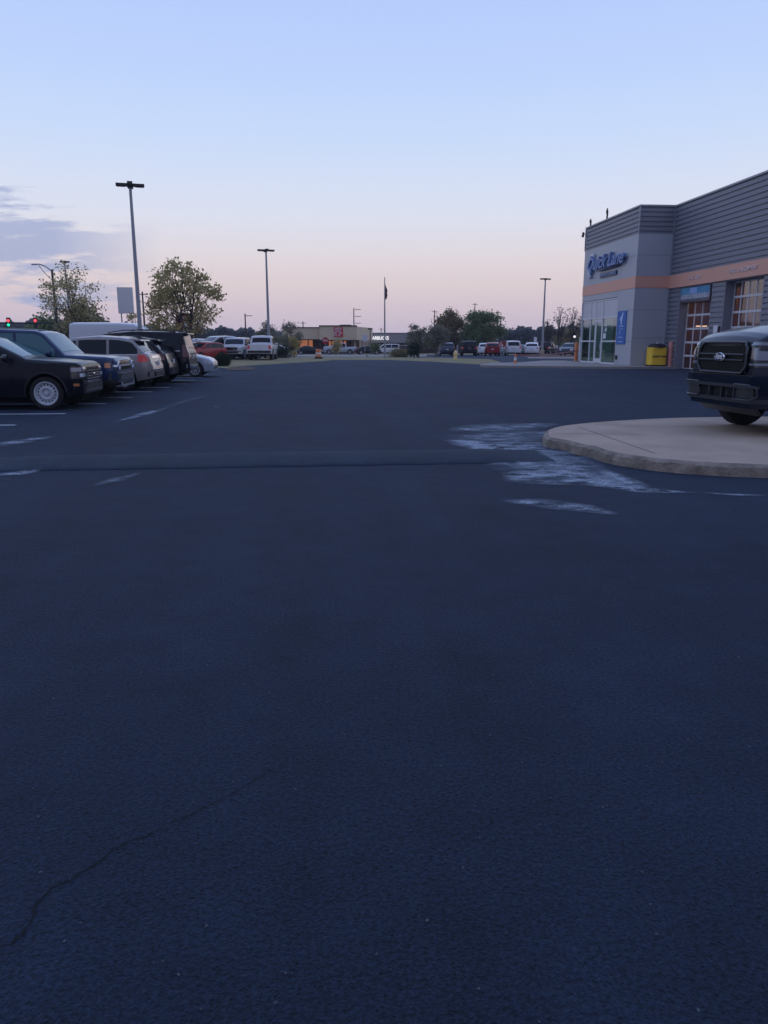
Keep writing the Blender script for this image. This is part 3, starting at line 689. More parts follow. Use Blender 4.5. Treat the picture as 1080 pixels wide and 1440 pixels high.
b.face(1,-Wf*.55,Wf*.55,.60,.635,.03,'bumper_trim',M['chrome'],t);b.face(1,-Wf*.95,Wf*.95,.47,.58,.02,'bumper',M['plast'],t,th=.05)
b.face(1,-Wf*.7,Wf*.7,.40,.46,.02,'lower_intake',M['satin'],t)
em=MB();em.lathe([(0,0),(.075,.0),(.08,.012),(0,.02)],20,'x',0,(0,0,0));em.v=[(x+b.pxf(0,.79,1)+.03,y,z*.45+.79) for x,y,z in em.v];em.build('emblem',M['chrome'],t,smooth=40)

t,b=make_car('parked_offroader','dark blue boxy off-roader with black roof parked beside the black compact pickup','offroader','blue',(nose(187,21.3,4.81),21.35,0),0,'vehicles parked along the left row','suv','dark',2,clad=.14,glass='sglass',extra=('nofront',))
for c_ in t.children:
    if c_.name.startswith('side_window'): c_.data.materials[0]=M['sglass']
e=b.L/2;Wf=b.W/2
b.face(1,-Wf*.92,Wf*.92,.82,1.05,.010,'grille',M['gblack'],t)
for sg in(-1,1):
    m_=MB();m_.lathe([(.115,0),(.115,.03),(.09,.035),(.085,.02),(0,.025)],24,'x',0);m_.v=[(x+b.pxf(sg*.72,.93,1)+.01,y+sg*.71,z+.93) for x,y,z in m_.v];m_.build('headlight',M['lens'],t,smooth=40)
    b.side(sg,b.xf+.62,b.xf+.76,.88,1.0,.01,'side_marker',M['amber'],t,nx=3,nz=1)
    b.face(1,sg*Wf*.55,sg*Wf*.93,.9,.95,.03,'light_bar',M['chrome'],t)
b.face(1,-Wf*.5,Wf*.5,.91,.95,.02,'grille_bar',M['silver'],t)
b.face(1,-Wf*.97,Wf*.97,.56,.74,.05,'bumper',M['satin'],t,th=.09)
m_=MB();zz=[(.5,1.84),(-.6,1.885),(-2.05,1.875)]
rows=[]
for x,z in((.46,0),(.1,0),(-.6,0),(-1.4,0),(-2.1,0)):
    z=b.top(x);yt=b.hw(x,z)+.05
    rows.append([(x,yt*j/4,z+b.crown*(1-(j/4)**2)+.012-(.05 if abs(j)==4 else 0)) for j in range(-4,5)])
m_.grid(rows);m_.build('roof_panel',M['plast'],t,smooth=60)

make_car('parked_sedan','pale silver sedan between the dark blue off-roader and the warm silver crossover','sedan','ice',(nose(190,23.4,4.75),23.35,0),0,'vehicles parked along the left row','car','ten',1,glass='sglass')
t,b=make_car('parked_crossover','warm silver crossover parked tail out with red tail lights','crossover','silver',(XY(241,25.6)-.46+4.70/2-4.70,25.75,0),math.pi,'vehicles parked along the left row','suv','five',2,extra=('spoiler','chrometrim'))
Wf=b.W/2
b.face(-1,-Wf*.55,Wf*.55,1.02,1.10,.02,'tailgate_trim',M['chrome'],t);b.face(-1,-Wf*.94,Wf*.94,.46,.60,.045,'lower_bumper',M['plast'],t,th=.08)
b.face(-1,-Wf*.9,Wf*.9,.64,.68,.05,'bumper_trim',M['chrome'],t)
b2=make_car('parked_suv','black low-roofed suv with bright window trim between silver crossover and tall black suv','crossover','black',(XY(252,28.0)-.22-2.35,28.1,0),math.pi,'vehicles parked along the left row','suv','five',2,extra=('rails','chrometrim','spoiler'),tail='dred')
t,b=make_car('parked_large_suv','tall black full-size suv parked tail out with roof rails','large_suv','black',(XY(279,30.4)-.22-2.62,30.5,0),math.pi,'vehicles parked along the left row','suv','five',2,extra=('rails','spoiler','chrometrim','steps'),tail='dred')
Wf=b.W/2
b.face(-1,-Wf*.6,Wf*.6,1.05,1.12,.02,'tailgate_trim',M['chrome'],t);b.face(-1,-Wf*.96,Wf*.96,.56,.70,.06,'step_bumper',M['chrome'],t,th=.08)
make_car('parked_hatchback','small ice-silver hatchback with its nose out at the end of the left row','hatchback','ice',(nose(310,35.2,4.05),35.3,0),0,'vehicles parked along the left row','car','multi',2,glass='sglass')
# tall white van behind the first row
make_car('cargo_van','tall white high-roof cargo van behind the left row','cargo_van','white',(-11.9,48.5,0),0,None,'van','steel',1)
# vehicles beyond, on the grass and side lot at left
def gz(Y): return terr(Y)+.012
def far(name,label,kind,col,px0,px1,Y,rz,cat,**k):
    x=XY((px0+px1)/2,Y);return make_car(name,label,kind,col,(x,Y,gz(Y)),rz,'vehicles standing beyond the end of the lot',cat,detail=k.pop('detail',0),**k)
far('parked_van','white van roof showing between the big tree and the red hatchback','cargo_van','white',264,291,84,R(8),'van',dims=dict(prof=[(x,z if z<1.2 else 1.2+(z-1.2)*.5) for x,z in SPEC['cargo_van']['prof']],belt=1.1))
far('parked_hatchback','bright red hatchback beyond the ice-silver hatchback','hatchback','red',272,300,64,R(-125),'car',extra=('spoiler',),detail=1)
far('parked_pickup_truck','white pickup with a red tail light beside the bright red hatchback','full_pickup','white',297,328,70,R(-140),'pickup truck',dims=dict(L=5.3),detail=1)
far('parked_offroader','white boxy off-roader with dark rear window behind the white pickup','offroader','white',322,344,69,R(-95),'suv',extra=('spare',))
far('parked_suv','dark red suv half hidden behind the white boxy off-roader','crossover','dred',330,350,73,R(-80),'suv')
far('parked_sedan','white sedan nose beside the lone white pickup on the grass','sedan','white',338,362,76,R(-20),'car')
far('parked_pickup_truck','white pickup alone on the grass with its tail to the lot','full_pickup','white',353,387,67.5,R(88),'pickup truck',wheels='dark',detail=1)
far('parked_car','white sedan behind the bushes left of the tan restaurant','sedan','white',380,402,100,R(5),'car')
# near the restaurant
far('parked_pickup_truck','silver-white pickup crossing in front of the tan restaurant','full_pickup','ice',461,496,138,R(180),'pickup truck')
far('parked_sedan','dark sedan in front of the restaurant columns','sedan','black',507,528,136,R(6),'car')
far('parked_suv','white suv right of the flagpole base','large_suv','white',530,556,150,R(180),'suv')
far('parked_suv','dark red suv under the grey shop awning','crossover','dred',555,572,152,R(170),'suv')
far('parked_car','black sedan parked left of the orange road barrel','sedan','black',425,444,132,R(0),'car')
# right lot
Rl='vehicles parked in the far right lot'
def rfar(name,label,kind,col,px0,px1,py,rz,cat,**k):
    Yr=98+(503.8-py)*5.5;g_=(XY((px0+px1)/2,Yr),Yr,terr(Yr));d=k.pop('detail',1)
    return make_car(name,label,kind,col,(g_[0],g_[1],g_[2]+.004),rz,Rl,cat,detail=d,**k)
rfar('parked_suv','dark navy suv just left of the yellow hydrant','crossover','navy',617,637,503.6,R(85),'suv')
rfar('parked_offroader','black boxy off-roader with a spare wheel on its tailgate','offroader','black',646,671,504,R(82),'suv',extra=('spare',),wheels='dark')
rfar('parked_suv','white suv half hidden behind the dark red hatchback','crossover','white',672,690,502.2,R(80),'suv')
rfar('parked_hatchback','red hatchback right of the off-roader with the spare wheel','crossover','red',682,702,503.8,R(78),'car',dims=dict(L=4.2))
rfar('parked_sedan','pale green sedan between red hatchback and white suv','sedan','green',697,712,502,R(80),'car')
rfar('parked_suv','white suv with dark rear window behind the traffic cone','large_suv','white',708,731,503.6,R(80),'suv')
rfar('parked_sedan','grey car between the two white cars of the right lot','sedan','grey',729,742,501.5,R(70),'car')
rfar('parked_hatchback','white rounded hatchback at the foot of the right lamp post','crossover','white',736,760,503.4,R(72),'car')
rfar('parked_pickup_truck','black pickup just right of the lamp post','full_pickup','black',761,776,499.6,R(60),'pickup truck')
rfar('parked_sedan','small grey car far beyond the black pickup','sedan','grey',775,788,497.8,R(60),'car')
rfar('parked_suv','dark green suv nearest the shop corner','crossover','grey',786,814,502.5,R(-120),'suv')
# ------------------------------------------------------------------ hero truck on the island
t,b=make_car('display_truck','large dark blue pickup standing on the concrete island','full_pickup','truck',(0,0,0),0,None,'pickup truck','dark',2,glass='glass',extra=('nofront',),turn=R(6),
   dims=dict(c=.5,p=.145,step=.05,zf=.42,crown=.05,prof=[(2.975,.80),(2.97,1.20),(2.955,1.34),(2.90,1.43),(2.78,1.50),(2.4,1.59),(1.55,1.66),(.85,2.0),(.6,2.02),(-.3,2.05),(-.85,2.02),(-.98,1.95),(-1.10,1.40),(-1.12,1.35),(-2.92,1.37),(-2.96,1.33),(-2.975,.75)],belt=1.28,ws=(1.45,.90)))
hd=R(182.5);ax=(7.26,11.56)
t.location=(ax[0]-2.0*math.cos(hd),ax[1]-2.0*math.sin(hd),.152);t.rotation_euler=(0,0,hd)
Wf=b.W/2
def rrect(y0,y1,z0,z1,ch,n=1):
    return [(y0+ch,z0),(y1-ch,z0),(y1,z0+ch),(y1,z1-ch),(y1-ch,z1),(y0+ch,z1),(y0,z1-ch),(y0,z0+ch)]
def bandloop(pts,rad,off,name,mat,closed=True,n=6):
    # tube following the nose surface through (y,z) points
    q=[];P2=pts+[pts[0]] if closed else pts
    for (a,c),(d,f) in zip(P2,P2[1:]):
        for k in range(n): y=a+(d-a)*k/n;z=c+(f-c)*k/n;q.append((b.pxf(y,z,1)+off,y,z))
    y,z=P2[-1];q.append((b.pxf(y,z,1)+off,y,z))
    m=MB();m.tube(q,rad,8);return m.build(name,mat,t,smooth=50)
b.face(1,-.66,.66,.93,1.385,.02,'grille',M['grl'],t,ny=16)
bandloop(rrect(-.66,.66,.93,1.385,.10),.022,.03,'grille_frame',M['dsatin'])
bandloop([(-.60,1.205),(-.10,1.205)],.013,.045,'grille_bar',M['dsatin'],False);bandloop([(.10,1.205),(.60,1.205)],.013,.045,'grille_bar',M['dsatin'],False)
bandloop([(-.60,1.12),(-.10,1.12)],.013,.045,'grille_bar',M['dsatin'],False);bandloop([(.10,1.12),(.60,1.12)],.013,.045,'grille_bar',M['dsatin'],False)
gm_=MB()
for z in [.96+.028*i for i in range(15)]:
    gm_.tube([(b.pxf(y,z,1)+.022,y,z) for y in(-.62,-.3,0,.3,.62)],.004,4)
for y in [-.6+.06*i for i in range(21)]:
    gm_.tube([(b.pxf(y,z,1)+.022,y,z) for z in(.95,1.1,1.25,1.37)],.004,4)
gm_.build('grille_mesh',M['grl'],t)
# oval emblem: bright rim, dark field, script
xe=b.pxf(0,1.16,1)+.05
em=MB();em.lathe([(0,0),(1,0),(1.0,.02),(.88,.03),(.86,.022)],36,'x',0);em.lathe([(.86,.02),(0,.026)],36,'x',1)
em.v=[(x+xe,y*.15,z*.068+1.163) for x,y,z in em.v];em_o=em.build('emblem',[M['chrome'],M['navy']],t,smooth=40)
text('emblem_script','Ford',.12,M['white'],em_o,(xe+.03,0,1.168),(0,1,0),(0,0,1),.006,shear=.35,bold=.004,width=.20)
for sg in(-1,1):
    b.face(1,sg*.69,sg*Wf*.985,1.02,1.40,.010,'headlight_surround',M['gblack'],t,ny=10)
    b.face(1,sg*.72,sg*Wf*.98,1.34,1.385,.022,'running_light',M['tlens'],t,ny=10)
    b.face(1,sg*.72,sg*Wf*.98,1.05,1.085,.022,'running_light',M['tlens'],t,ny=10)
    b.face(1,sg*.80,sg*Wf*.985,1.13,1.30,.02,'headlight',M['tlens'],t,ny=8)
    b.side(sg,b.xf+.70,b.xf+.82,.78,.83,.02,'side_marker',M['amber'],t,nx=3,nz=1)
    bandloop([(sg*.50,.55),(sg*.88,.55),(sg*.93,.60),(sg*.93,.72),(sg*.86,.77),(sg*.50,.77)],.016,.075,'fog_lamp_frame',M['dsatin'],True,4)
    b.face(1,sg*.52,sg*.90,.57,.76,.062,'fog_lamp_pocket',M['plast'],t,ny=4,th=.05)
    h=MB();h.tube([(b.pxf(sg*.38,.6,1)+.05,sg*.38,.58),(b.pxf(sg*.38,.6,1)+.12,sg*.38,.60),(b.pxf(sg*.38,.6,1)+.12,sg*.38,.66),(b.pxf(sg*.38,.6,1)+.05,sg*.38,.68)],.016,6);h.build('tow_hook',M['dsatin'],t,smooth=50)
b.face(1,-Wf*.96,Wf*.96,.76,.90,.075,'bumper',P['truck'],t,ny=20,th=.12)
b.face(1,-.92,.92,.72,.765,.085,'bumper_step',M['dsatin'],t,ny=20,th=.1)
b.face(1,-.49,.49,.56,.72,.03,'lower_intake',M['dark'],t,ny=10,th=.05)
for y in(-.17,.17): 
    h=MB();h.box((b.pxf(y,.64,1)+.06,y,.64),(.05,.03,.16));h.build('intake_bar',M['plast'],t)
b.face(1,-Wf*.95,Wf*.95,.50,.56,.07,'bumper_lip',M['dsatin'],t,ny=20,th=.12)
v_=MB();v_.add([(2.98,-.8,.50),(2.98,.8,.50),(2.75,.72,.30),(2.75,-.72,.30),(2.90,-.8,.50),(2.90,.8,.50),(2.70,.72,.31),(2.70,-.72,.31)],[(0,1,2,3),(4,7,6,5),(0,4,5,1),(1,5,6,2),(2,6,7,3),(3,7,4,0)]);v_.build('skid_plate',M['dsatin'],t,fix=True)
# ------------------------------------------------------------------ SERVICE BUILDING
class WB(MB):
    # mesh given in lot coordinates, stored relative to its thing
    def put(s,name,mat,root,par=None,**k):
        L=root.location;s.v=[(x-L[0],y-L[1],z-L[2]) for x,y,z in s.v];return s.build(name,mat,par or root,**k)
def wtext(name,s,size,mat,root,o,right,up,par=None,**k):
    L=root.location;return text(name,s,size,mat,par or root,(o[0]-L[0],o[1]-L[1],o[2]-L[2]),right,up,**k)
XA,YB,XC=18.5,44.4,20.6
YF=53.35;YN=14.0;TOP=9.12
bd=thing('service_building','grey ribbed metal auto service shop with orange band, glass entrance and two bay doors','building',(XA,YB,0))
def ribs(m,p0,p1,z0,z1,nrm,pitch=.258):
    rows=[];z=z1
    prof=[]
    while z>z0+.02:
        for dz,o in((0,0),(.012,-.0),(.03,-.055),(.085,-.055),(.10,0)):
            if z-dz>z0: prof.append((z-dz,o))
        z-=pitch
    prof.append((z0,0))
    for z,o in prof: rows.append([(p0[0]+nrm[0]*o,p0[1]+nrm[1]*o,z),(p1[0]+nrm[0]*o,p1[1]+nrm[1]*o,z)])
    m.grid(rows)
nA=(-1,0);nB=(0,-1)
yC=lambda px,py:AX(px,py,XC)[1]
D1=(yC(957,415),yC(1002,432));D2=(yC(1021,398),yC(1079,383));D3=(D2[1]-2.2,D2[1]-6.2);D4=(D3[1]-2.2,D3[1]-6.2)
doors=[D1,D2,D3,D4];DT=4.60
BZ0,BZ1=4.60,5.25
m=WB();ribs(m,(XA-.06,YF),(XA-.06,YB-.05),7.60,TOP-.06,nA);ribs(m,(XA-.05,YB-.06),(XC-.06,YB-.06),7.60,TOP-.06,nB)
ribs(m,(XC-.06,YB-.06),(XC-.06,YN),BZ1,TOP-.06,nA)
edges=[YB-.06]+[v for d in doors for v in d]+[YN]
for i in range(0,len(edges),2): ribs(m,(XC-.06,edges[i]),(XC-.06,edges[i+1]),0.05,BZ0,nA)
m.put('ribbed_siding',M['rib'],bd,fix=False)
# structural walls behind the cladding
m=WB()
SY0,SY1=AX(812,500,XA)[1],AX(865,500,XA)[1]   # storefront glass from far to near
SY0=min(SY0,YF-.12)
m.bb((XA,SY1,0),(XA+.25,YB,BZ0));m.bb((XA,YF,4.2),(XA+.25,YB,TOP-.02));m.bb((XA,YF,0),(XA+.25,SY0,4.2))
m.bb((XA+.25,YB,0),(XC,YB+.25,TOP-.02))
m.bb((XC,YB+.25,DT),(XC+.25,YN,TOP-.02))
ed=[YB+.25]+edges[1:]
for i in range(0,len(ed),2): m.bb((XC,ed[i],0),(XC+.25,ed[i+1],DT))
m.bb((XA+.25,YF-.25,0),(40,YF,TOP-.02));m.bb((39.75,YF-.25,0),(40,YN,TOP-.02));m.bb((XC,YN,0),(40,YN-.25,TOP-.02));
m.put('wall',M['ribd'],bd)
m=WB();m.bb((XA+.25,YF-.26,8.4),(39.7,YB+.3,8.55));m.bb((XC+.26,YB+.3,8.4),(39.7,YN,8.55));m.put('roof',M['ribd'],bd)
# metal panels with open seams
pn=WB()
def panelA(y0,y1,z0,z1): pn.bb((XA-.055,y0-.007,z0+.007),(XA-.004,y1+.007,z1-.007))
def panelB(x0,x1,z0,z1): pn.bb((x0+.007,YB-.055,z0+.007),(x1-.007,YB-.004,z1-.007))
ya=[YF,51.0,48.7,46.5,YB-.06]
for a,c in zip(ya,ya[1:]): 
    panelA(a,c,BZ1,6.42);panelA(a,c,6.42,7.60)
for a,c in((YF,SY0+.02),): panelA(a,c,0.13,4.2)
for z0,z1 in((.13,1.55),(1.55,3.35),(3.35,BZ0)): panelA(SY1-.03,YB-.06,z0,z1)
panelA(YF,SY1-.03,4.22,BZ0)
for z0,z1 in((.0,1.75),(1.75,3.35),(3.35,BZ0),(BZ1,6.42),(6.42,7.60)):
    panelB(XA-.055,XC-.07,z0,z1)
pn.put('metal_panel',M['panelL'],bd)
m=WB();m.bb((XA-.075,YF,BZ0),(XA-.004,YB-.075,BZ1));m.bb((XA-.004,YB-.075,BZ0),(XC-.12,YB-.004,BZ1));m.put('orange_band',M['band'],bd)
m=WB();m.bb((XC-.16,YB-.08,BZ0-.05),(XC-.003,YN,BZ1+.02));o_b=m.put('orange_band',M['band'],bd)
m=WB();m.bb((XA-.11,YF+.02,TOP-.06),(XA+.3,YB-.11,TOP+.03));m.bb((XA+.3,YB-.11,TOP-.06),(XC+.3,YB+.2,TOP+.033));m.bb((XC-.11,YB-.11,TOP-.06),(XC+.3,YN,TOP+.03));m.put('roof_coping',M['metal'],bd)
for c_,d_ in (((XA-.065,YB-.065,(7.6+TOP-.07)/2),(.07,.07,TOP-.07-7.6)),((XC-.10,YB-.10,(BZ1+.02+TOP-.07)/2),(.10,.10,TOP-.09-BZ1)),((XC-.10,YB-.10,2.3),(.10,.10,4.4)),((XA-.065,YF+.0,(7.6+TOP-.07)/2),(.07,.06,TOP-.07-7.6))):
    m=WB();m.box(c_,d_);m.put('corner_trim',M['trim'],bd)
# storefront: frosted upper panels, glass, door
fr=WB();X0=XA+.03
def fbar(y0,y1,z0,z1,w=.09): fr.bb((X0-.05,y0,z0),(X0+.05,y1,z1))
ys_=[SY0,AX(829,480,XA)[1],AX(836,480,XA)[1],AX(846,480,XA)[1],SY1]
for y in ys_: fbar(y-.04,y+.04,.13,4.2)
for a,c in zip(ys_,ys_[1:]):
    fbar(a-.041,c+.041,3.0,3.09);fbar(a-.041,c+.041,4.12,4.199)
    if (a,c)!=(ys_[2],ys_[3]): fbar(a-.041,c+.041,1.52,1.60);fbar(a-.041,c+.041,.13,.22)
fr.put('storefront_frame',M['alum'],bd)
for a,c in zip(ys_,ys_[1:]):
    m=WB();m.bb((X0-.02,a-.042,3.092),(X0+.0,c+.042,4.118));m.put('transom_panel',M['frost'],bd)
    if (a,c)!=(ys_[2],ys_[3]):
        for z0,z1 in((.222,1.518),(1.602,2.998)):
            m=WB();m.bb((X0-.008,a-.042,z0),(X0+.008,c+.042,z1));m.put('window_pane',M['sglz'],bd)
a,c=ys_[2]-.045,ys_[3]+.045
m=WB()
m.bb((X0-.03,a,.16),(X0+.03,a-.13,2.98));m.bb((X0-.03,c,.16),(X0+.03,c+.13,2.98));m.bb((X0-.029,a-.13,2.80),(X0+.029,c+.13,2.98));m.bb((X0-.029,a-.13,.16),(X0+.029,c+.13,.44))
dr=m.put('entrance_door',M['alum'],bd)
m=WB();m.bb((X0-.006,a-.132,.442),(X0+.006,c+.132,2.798));m.put('door_pane',M['sglz'],bd,par=dr)
m=WB();m.tube([(X0-.03,c+.07,1.0),(X0-.10,c+.07,1.05),(X0-.10,c+.07,1.4),(X0-.03,c+.07,1.45)],.016,6);m.put('door_handle',M['chrome'],bd,par=dr,smooth=50)
# poster decal on the pane (white triangle figure)
m=WB();yy=(ys_[3]*.80+SY1*.20);m.bb((X0-.022,yy+.32,1.72),(X0-.016,yy-.12,2.06))
m.bb((X0-.022,yy+.25,2.52),(X0-.016,yy-.26,2.6));m.add([(X0-.02,yy+.28,2.1),(X0-.02,yy-.15,2.5),(X0-.02,yy-.25,2.3),(X0-.02,yy-.1,2.08),(X0-.02,yy+.0,2.25)],[(0,1,2,3,4)]);m.put('window_decal',M['white'],bd)
# interior rooms
m=WB();m.bb((XA+.3,SY0,.05),(25,46.2,.12));m.bb((25,SY0,.1),(25.1,46.2,4.4));m.bb((XA+.3,46.2,.1),(25.1,46.3,4.4));m.bb((XA+.3,SY0-.0,4.3),(25,46.2,4.4));m.bb((XA+.3,YF-.3,.1),(25,YF-.26,4.4))
m.bb((21.5,51.8,.12),(22.2,48.6,1.2));m.bb((20.3,50.6,.12),(20.8,50.0,.6));m.bb((20.3,49.2,.12),(20.8,48.6,.6));m.bb((24.6,50.5,1.2),(24.95,47.5,2.6))
m.put('lobby_interior',M['int'],bd)
m=WB();m.bb((18.95,53.0,.12),(20.6,52.9,4.0));m.put('lobby_fill_panel',M['lobl'],bd)  # pale panel added to lighten the view through the left panes
m=WB();m.bb((22,51,4.2),(22.3,50,4.28));m.bb((22,48.5,4.2),(22.3,47.5,4.28));m.put('lobby_fill_light',M['lobfill'],bd)  # unseen emitters added to brighten the lobby behind the glass
m=WB();m.bb((XC+.6,YB-.2,.0),(30,YN+1,.03));m.bb((30,YB-.2,0),(30.1,YN+1,5));m.bb((XC+.6,YB,0),(30,YB-.1,5));m.bb((XC+.4,YB-.2,4.95),(30,YN+1,5));m.put('bay_interior',M['int'],bd)
m=WB();m.bb((22.6,43.6,.05),(22.7,39.4,4.4));m.put('red_partition',M['intr'],bd)
m=WB();m.bb((21.2,44.1,.05),(24.2,44.0,4.0));m.put('red_end_wall',M['intr'],bd)
m=WB();m.bb((21.65,43.0,2.37),(22.25,42.85,2.43));m.put('emissive_bar',M['warmbar'],bd)  # small warm emissive bar behind the first bay door
m=WB()
for k in range(5): m.bb((23.4+k*.1,42.6-k*.9,.1),(24.4,42.2-k*.9,2.2+.4*(k%2)))
m.bb((26,41,.1),(27,32,2.6));m.put('tool_cabinet',M['intr'],bd)
m=WB();m.bb((21.7,41.9,4.5),(22.4,41.2,4.56));m.bb((24,38.2,4.5),(25.2,37.9,4.56));m.bb((24,35.2,4.5),(25.2,34.9,4.56));m.put('bay_lamp',M['lamp'],bd)
# bay doors
XD=XC+.45
for i,(y1,y0) in enumerate(doors):
    m=WB();m.bb((XC-.055,y1-.002,.0),(XD+.1,y1-.10,DT-.003));m.bb((XC-.055,y0+.002,.0),(XD+.1,y0+.10,DT-.003));m.bb((XC-.05,y1-.11,DT-.10),(XD+.1,y0+.11,DT-.006));m.put('door_jamb',M['trim'] if 0 else M['rib'],bd)
    ya_,yb_=y1-.11,y0+.11;nr,ncol=6,(4 if i==0 else 5);hh=(DT-.12)/nr;ww=(ya_-yb_)/ncol
    m=WB()
    for r_ in range(nr+1): m.bb((XD-.03,ya_,max(.02,r_*hh-.055)),(XD+.03,yb_,min(DT-.11,r_*hh+.055)))
    for c_ in range(ncol+1): m.bb((XD-.027,ya_-c_*ww-.035,.03),(XD+.027,ya_-c_*ww+.035,DT-.115))
    d_=m.put('bay_door',M['alum'],bd)
    m=WB();m.bb((XD-.006,ya_,.05),(XD+.006,yb_,DT-.13));m.put('door_glazing',M['bglz'],bd,par=d_)
# lettering on the band
w0,w1=yC(973,395),yC(989,392);wtext('band_lettering','FAST LUBE',.30,M['bandtxt'],bd,(XC-.17,(w0+w1)/2,4.93),(0,-1,0),(0,0,1),par=o_b,bold=.006,width=abs(w0-w1))
w0,w1=yC(1030,380),yC(1071,372);wtext('band_lettering','TIRES & ALIGNMENT',.30,M['bandtxt'],bd,(XC-.17,(w0+w1)/2,4.93),(0,-1,0),(0,0,1),par=o_b,bold=.006,width=abs(w0-w1))
# hanging picture banner over the first bay
def sub(name,label,cat,loc,group=None): return thing(name,label,cat,loc,0,group)
ly0,ly1=D1[0]-.1,D1[1]+.25;bn=sub('picture_banner','blue and white picture banner hung across the top of the first bay door','banner',(XC+.0,(ly0+ly1)/2,3.7))
tl=Matrix.Rotation(R(0),3,'Y')
m=WB();m.bb((XC-.04,ly0,3.66),(XC+.10,ly1,4.50));m.put('backing_board',M['dmetal'],bn)
m=WB();m.bb((XC-.05,ly0-.04,4.10),(XC-.041,ly1+.12,4.46));m.put('sky_print',pbr('banner_blue',(.03,.22,.46),.5,col2=(.12,.33,.5),nscale=1.1),bn)
m=WB();m.bb((XC-.05,ly0-.04,3.84),(XC-.041,ly1+.12,4.098));m.put('title_strip',pbr('banner_pale',(.50,.52,.62),.5,noise=.5,nscale=5),bn)
m=WB();m.bb((XC-.05,ly0-.04,3.68),(XC-.041,ly1+.12,3.838));m.put('lower_strip',pbr('banner_dark',(.05,.045,.07),.5,col2=(.2,.16,.18),nscale=4),bn)
m=WB();m.bb((XC-.052,ly0-1.1,4.12),(XC-.0505,ly0-1.9,4.42));m.put('cloud_print',M['blueL'],bn)
# main sign
yS=lambda px:AX(px,375,XA)[1]
sg_=sub('shop_sign','blue italic script sign with dark underline high on the entrance wall','sign',(XA-.08,(yS(826)+yS(884))/2,5.6))
mid=(yS(831)+yS(880))/2;wid=abs(yS(830)-yS(880))
wtext('sign_lettering','Quick Lane',1.15,M['sblue'],sg_,(XA-.20,mid,6.52),(0,-1,.0),(0,0,1),depth=.16,shear=.35,bold=.022,width=wid)
wtext('sign_lettering_edge','Quick Lane',1.15,M['lgrey'],sg_,(XA-.10,mid-.03,6.49),(0,-1,.0),(0,0,1),depth=.05,shear=.35,bold=.055,width=wid*1.02)
m=WB();q=[(XA-.16,yS(846)-i*(yS(846)-yS(884))/8,6.02+.012*i+.05*max(0,i-5)**1.7) for i in range(9)];m.tube(q,[.03,.05,.06,.06,.06,.07,.10,.11,.03],6);m.put('swoosh',M['navy'],sg_,smooth=50)
m=WB();m.lathe([(0,0),(1,0),(1,.06),(0,.08)],28,'x',0);m.v=[(XA-.10-x,yS(835)+y*.42,7.02+z*.24) for x,y,z in m.v];m.put('oval_badge',M['lgrey'],sg_,smooth=40)
wtext('badge_lettering','Ford',.3,M['blue'],sg_,(XA-.20,yS(835),7.03),(0,-1,0),(0,0,1),depth=.02,shear=.3,width=.55)
m=WB();m.tube([(XA-.15,yS(832),6.35),(XA-.15,yS(833)-.1,5.95),(XA-.15,yS(834)-.1,5.7)],[.13,.16,.12],8);m.put('letter_tail',M['lgrey'],sg_,smooth=50)
m=WB();m.bb((XA-.14,yS(847),5.58),(XA-.07,yS(870),5.84));m.put('tagline_plate',M['navy'],sg_)
wtext('tagline_lettering','TIRE & AUTO CENTER',.18,M['blueL'],sg_,(XA-.15,(yS(847)+yS(870))/2,5.71),(0,-1,0),(0,0,1),depth=.015,width=abs(yS(848)-yS(869)))
# blue hours board
b0,b1=AX(869.5,460,XA)[1],AX(882,460,XA)[1];hb=sub('hours_board','tall blue board with pale emblem and text lines right of the glass entrance','sign',(XA-.08,(b0+b1)/2,1.4))
m=WB();m.bb((XA-.10,b0,1.38),(XA-.058,b1,3.35));m.put('board',M['blue'],hb)
bm_=(b0+b1)/2
m=WB();pts=[(.08,2.55),(-.10,2.55),(-.13,2.72),(-.25,2.85),(-.22,3.0),(-.08,3.02),(.02,3.12),(.10,3.28),(.24,3.22),(.20,3.05),(.12,2.92),(.08,2.75)]
m.add([(XA-.104,bm_-y,z) for y,z in pts],[tuple(range(len(pts)))]);m.put('emblem',pbr('board_pale',(.42,.56,.85),.5),hb)
for z,h_,a,c in((2.42,.07,.30,-.34),(2.27,.03,.30,-.34),(2.10,.05,.28,.02),(1.98,.05,.26,.1),(1.76,.06,.34,-.3),(1.50,.06,.34,-.3)):
    m=WB();m.bb((XA-.106,bm_+a,z),(XA-.101,bm_+c,z+h_));m.put('text_line',M['blueL'],hb)
# small things on the building
for px,py,h_,lab in((829.5,309,.55,'slim dark roof vent near the far corner of the shop roof'),(852.5,301,.75,'taller bent roof vent on the shop parapet nearer the sign')):
    y=AX(px,py+6,XA+.1)[1];v=sub('roof_vent',lab,'vent',(XA+.15,y,TOP),'vents on the shop roof')
    m=WB();m.tube([(XA+.15,y,TOP+.033),(XA+.15,y-.02,TOP+h_*.55),(XA+.12,y-.05,TOP+h_*.72),(XA+.10,y-.12,TOP+h_)],[.055,.06,.085,.03],8);m.put('pipe',M['dmetal'],v,smooth=50)
    m=WB();m.lathe([(.16,TOP+.033),(.16,TOP+.07),(.10,TOP+.08)],12,'z',0,(XA+.15,y,0));m.put('flashing',M['dmetal'],v)
v=sub('security_camera','small dark camera on a bracket at the far top corner of the shop','camera',(XA-.1,YF+.1,8.7))
m=WB();m.tube([(XA+.05,YF-.0,8.72),(XA-.2,YF+.12,8.75)],.025,6);m.put('bracket',M['dmetal'],v)
m=WB();m.tube([(XA-.2,YF+.12,8.86),(XA-.24,YF+.1,8.55)],[.07,.09],10);m.put('housing',M['dmetal'],v,smooth=50)
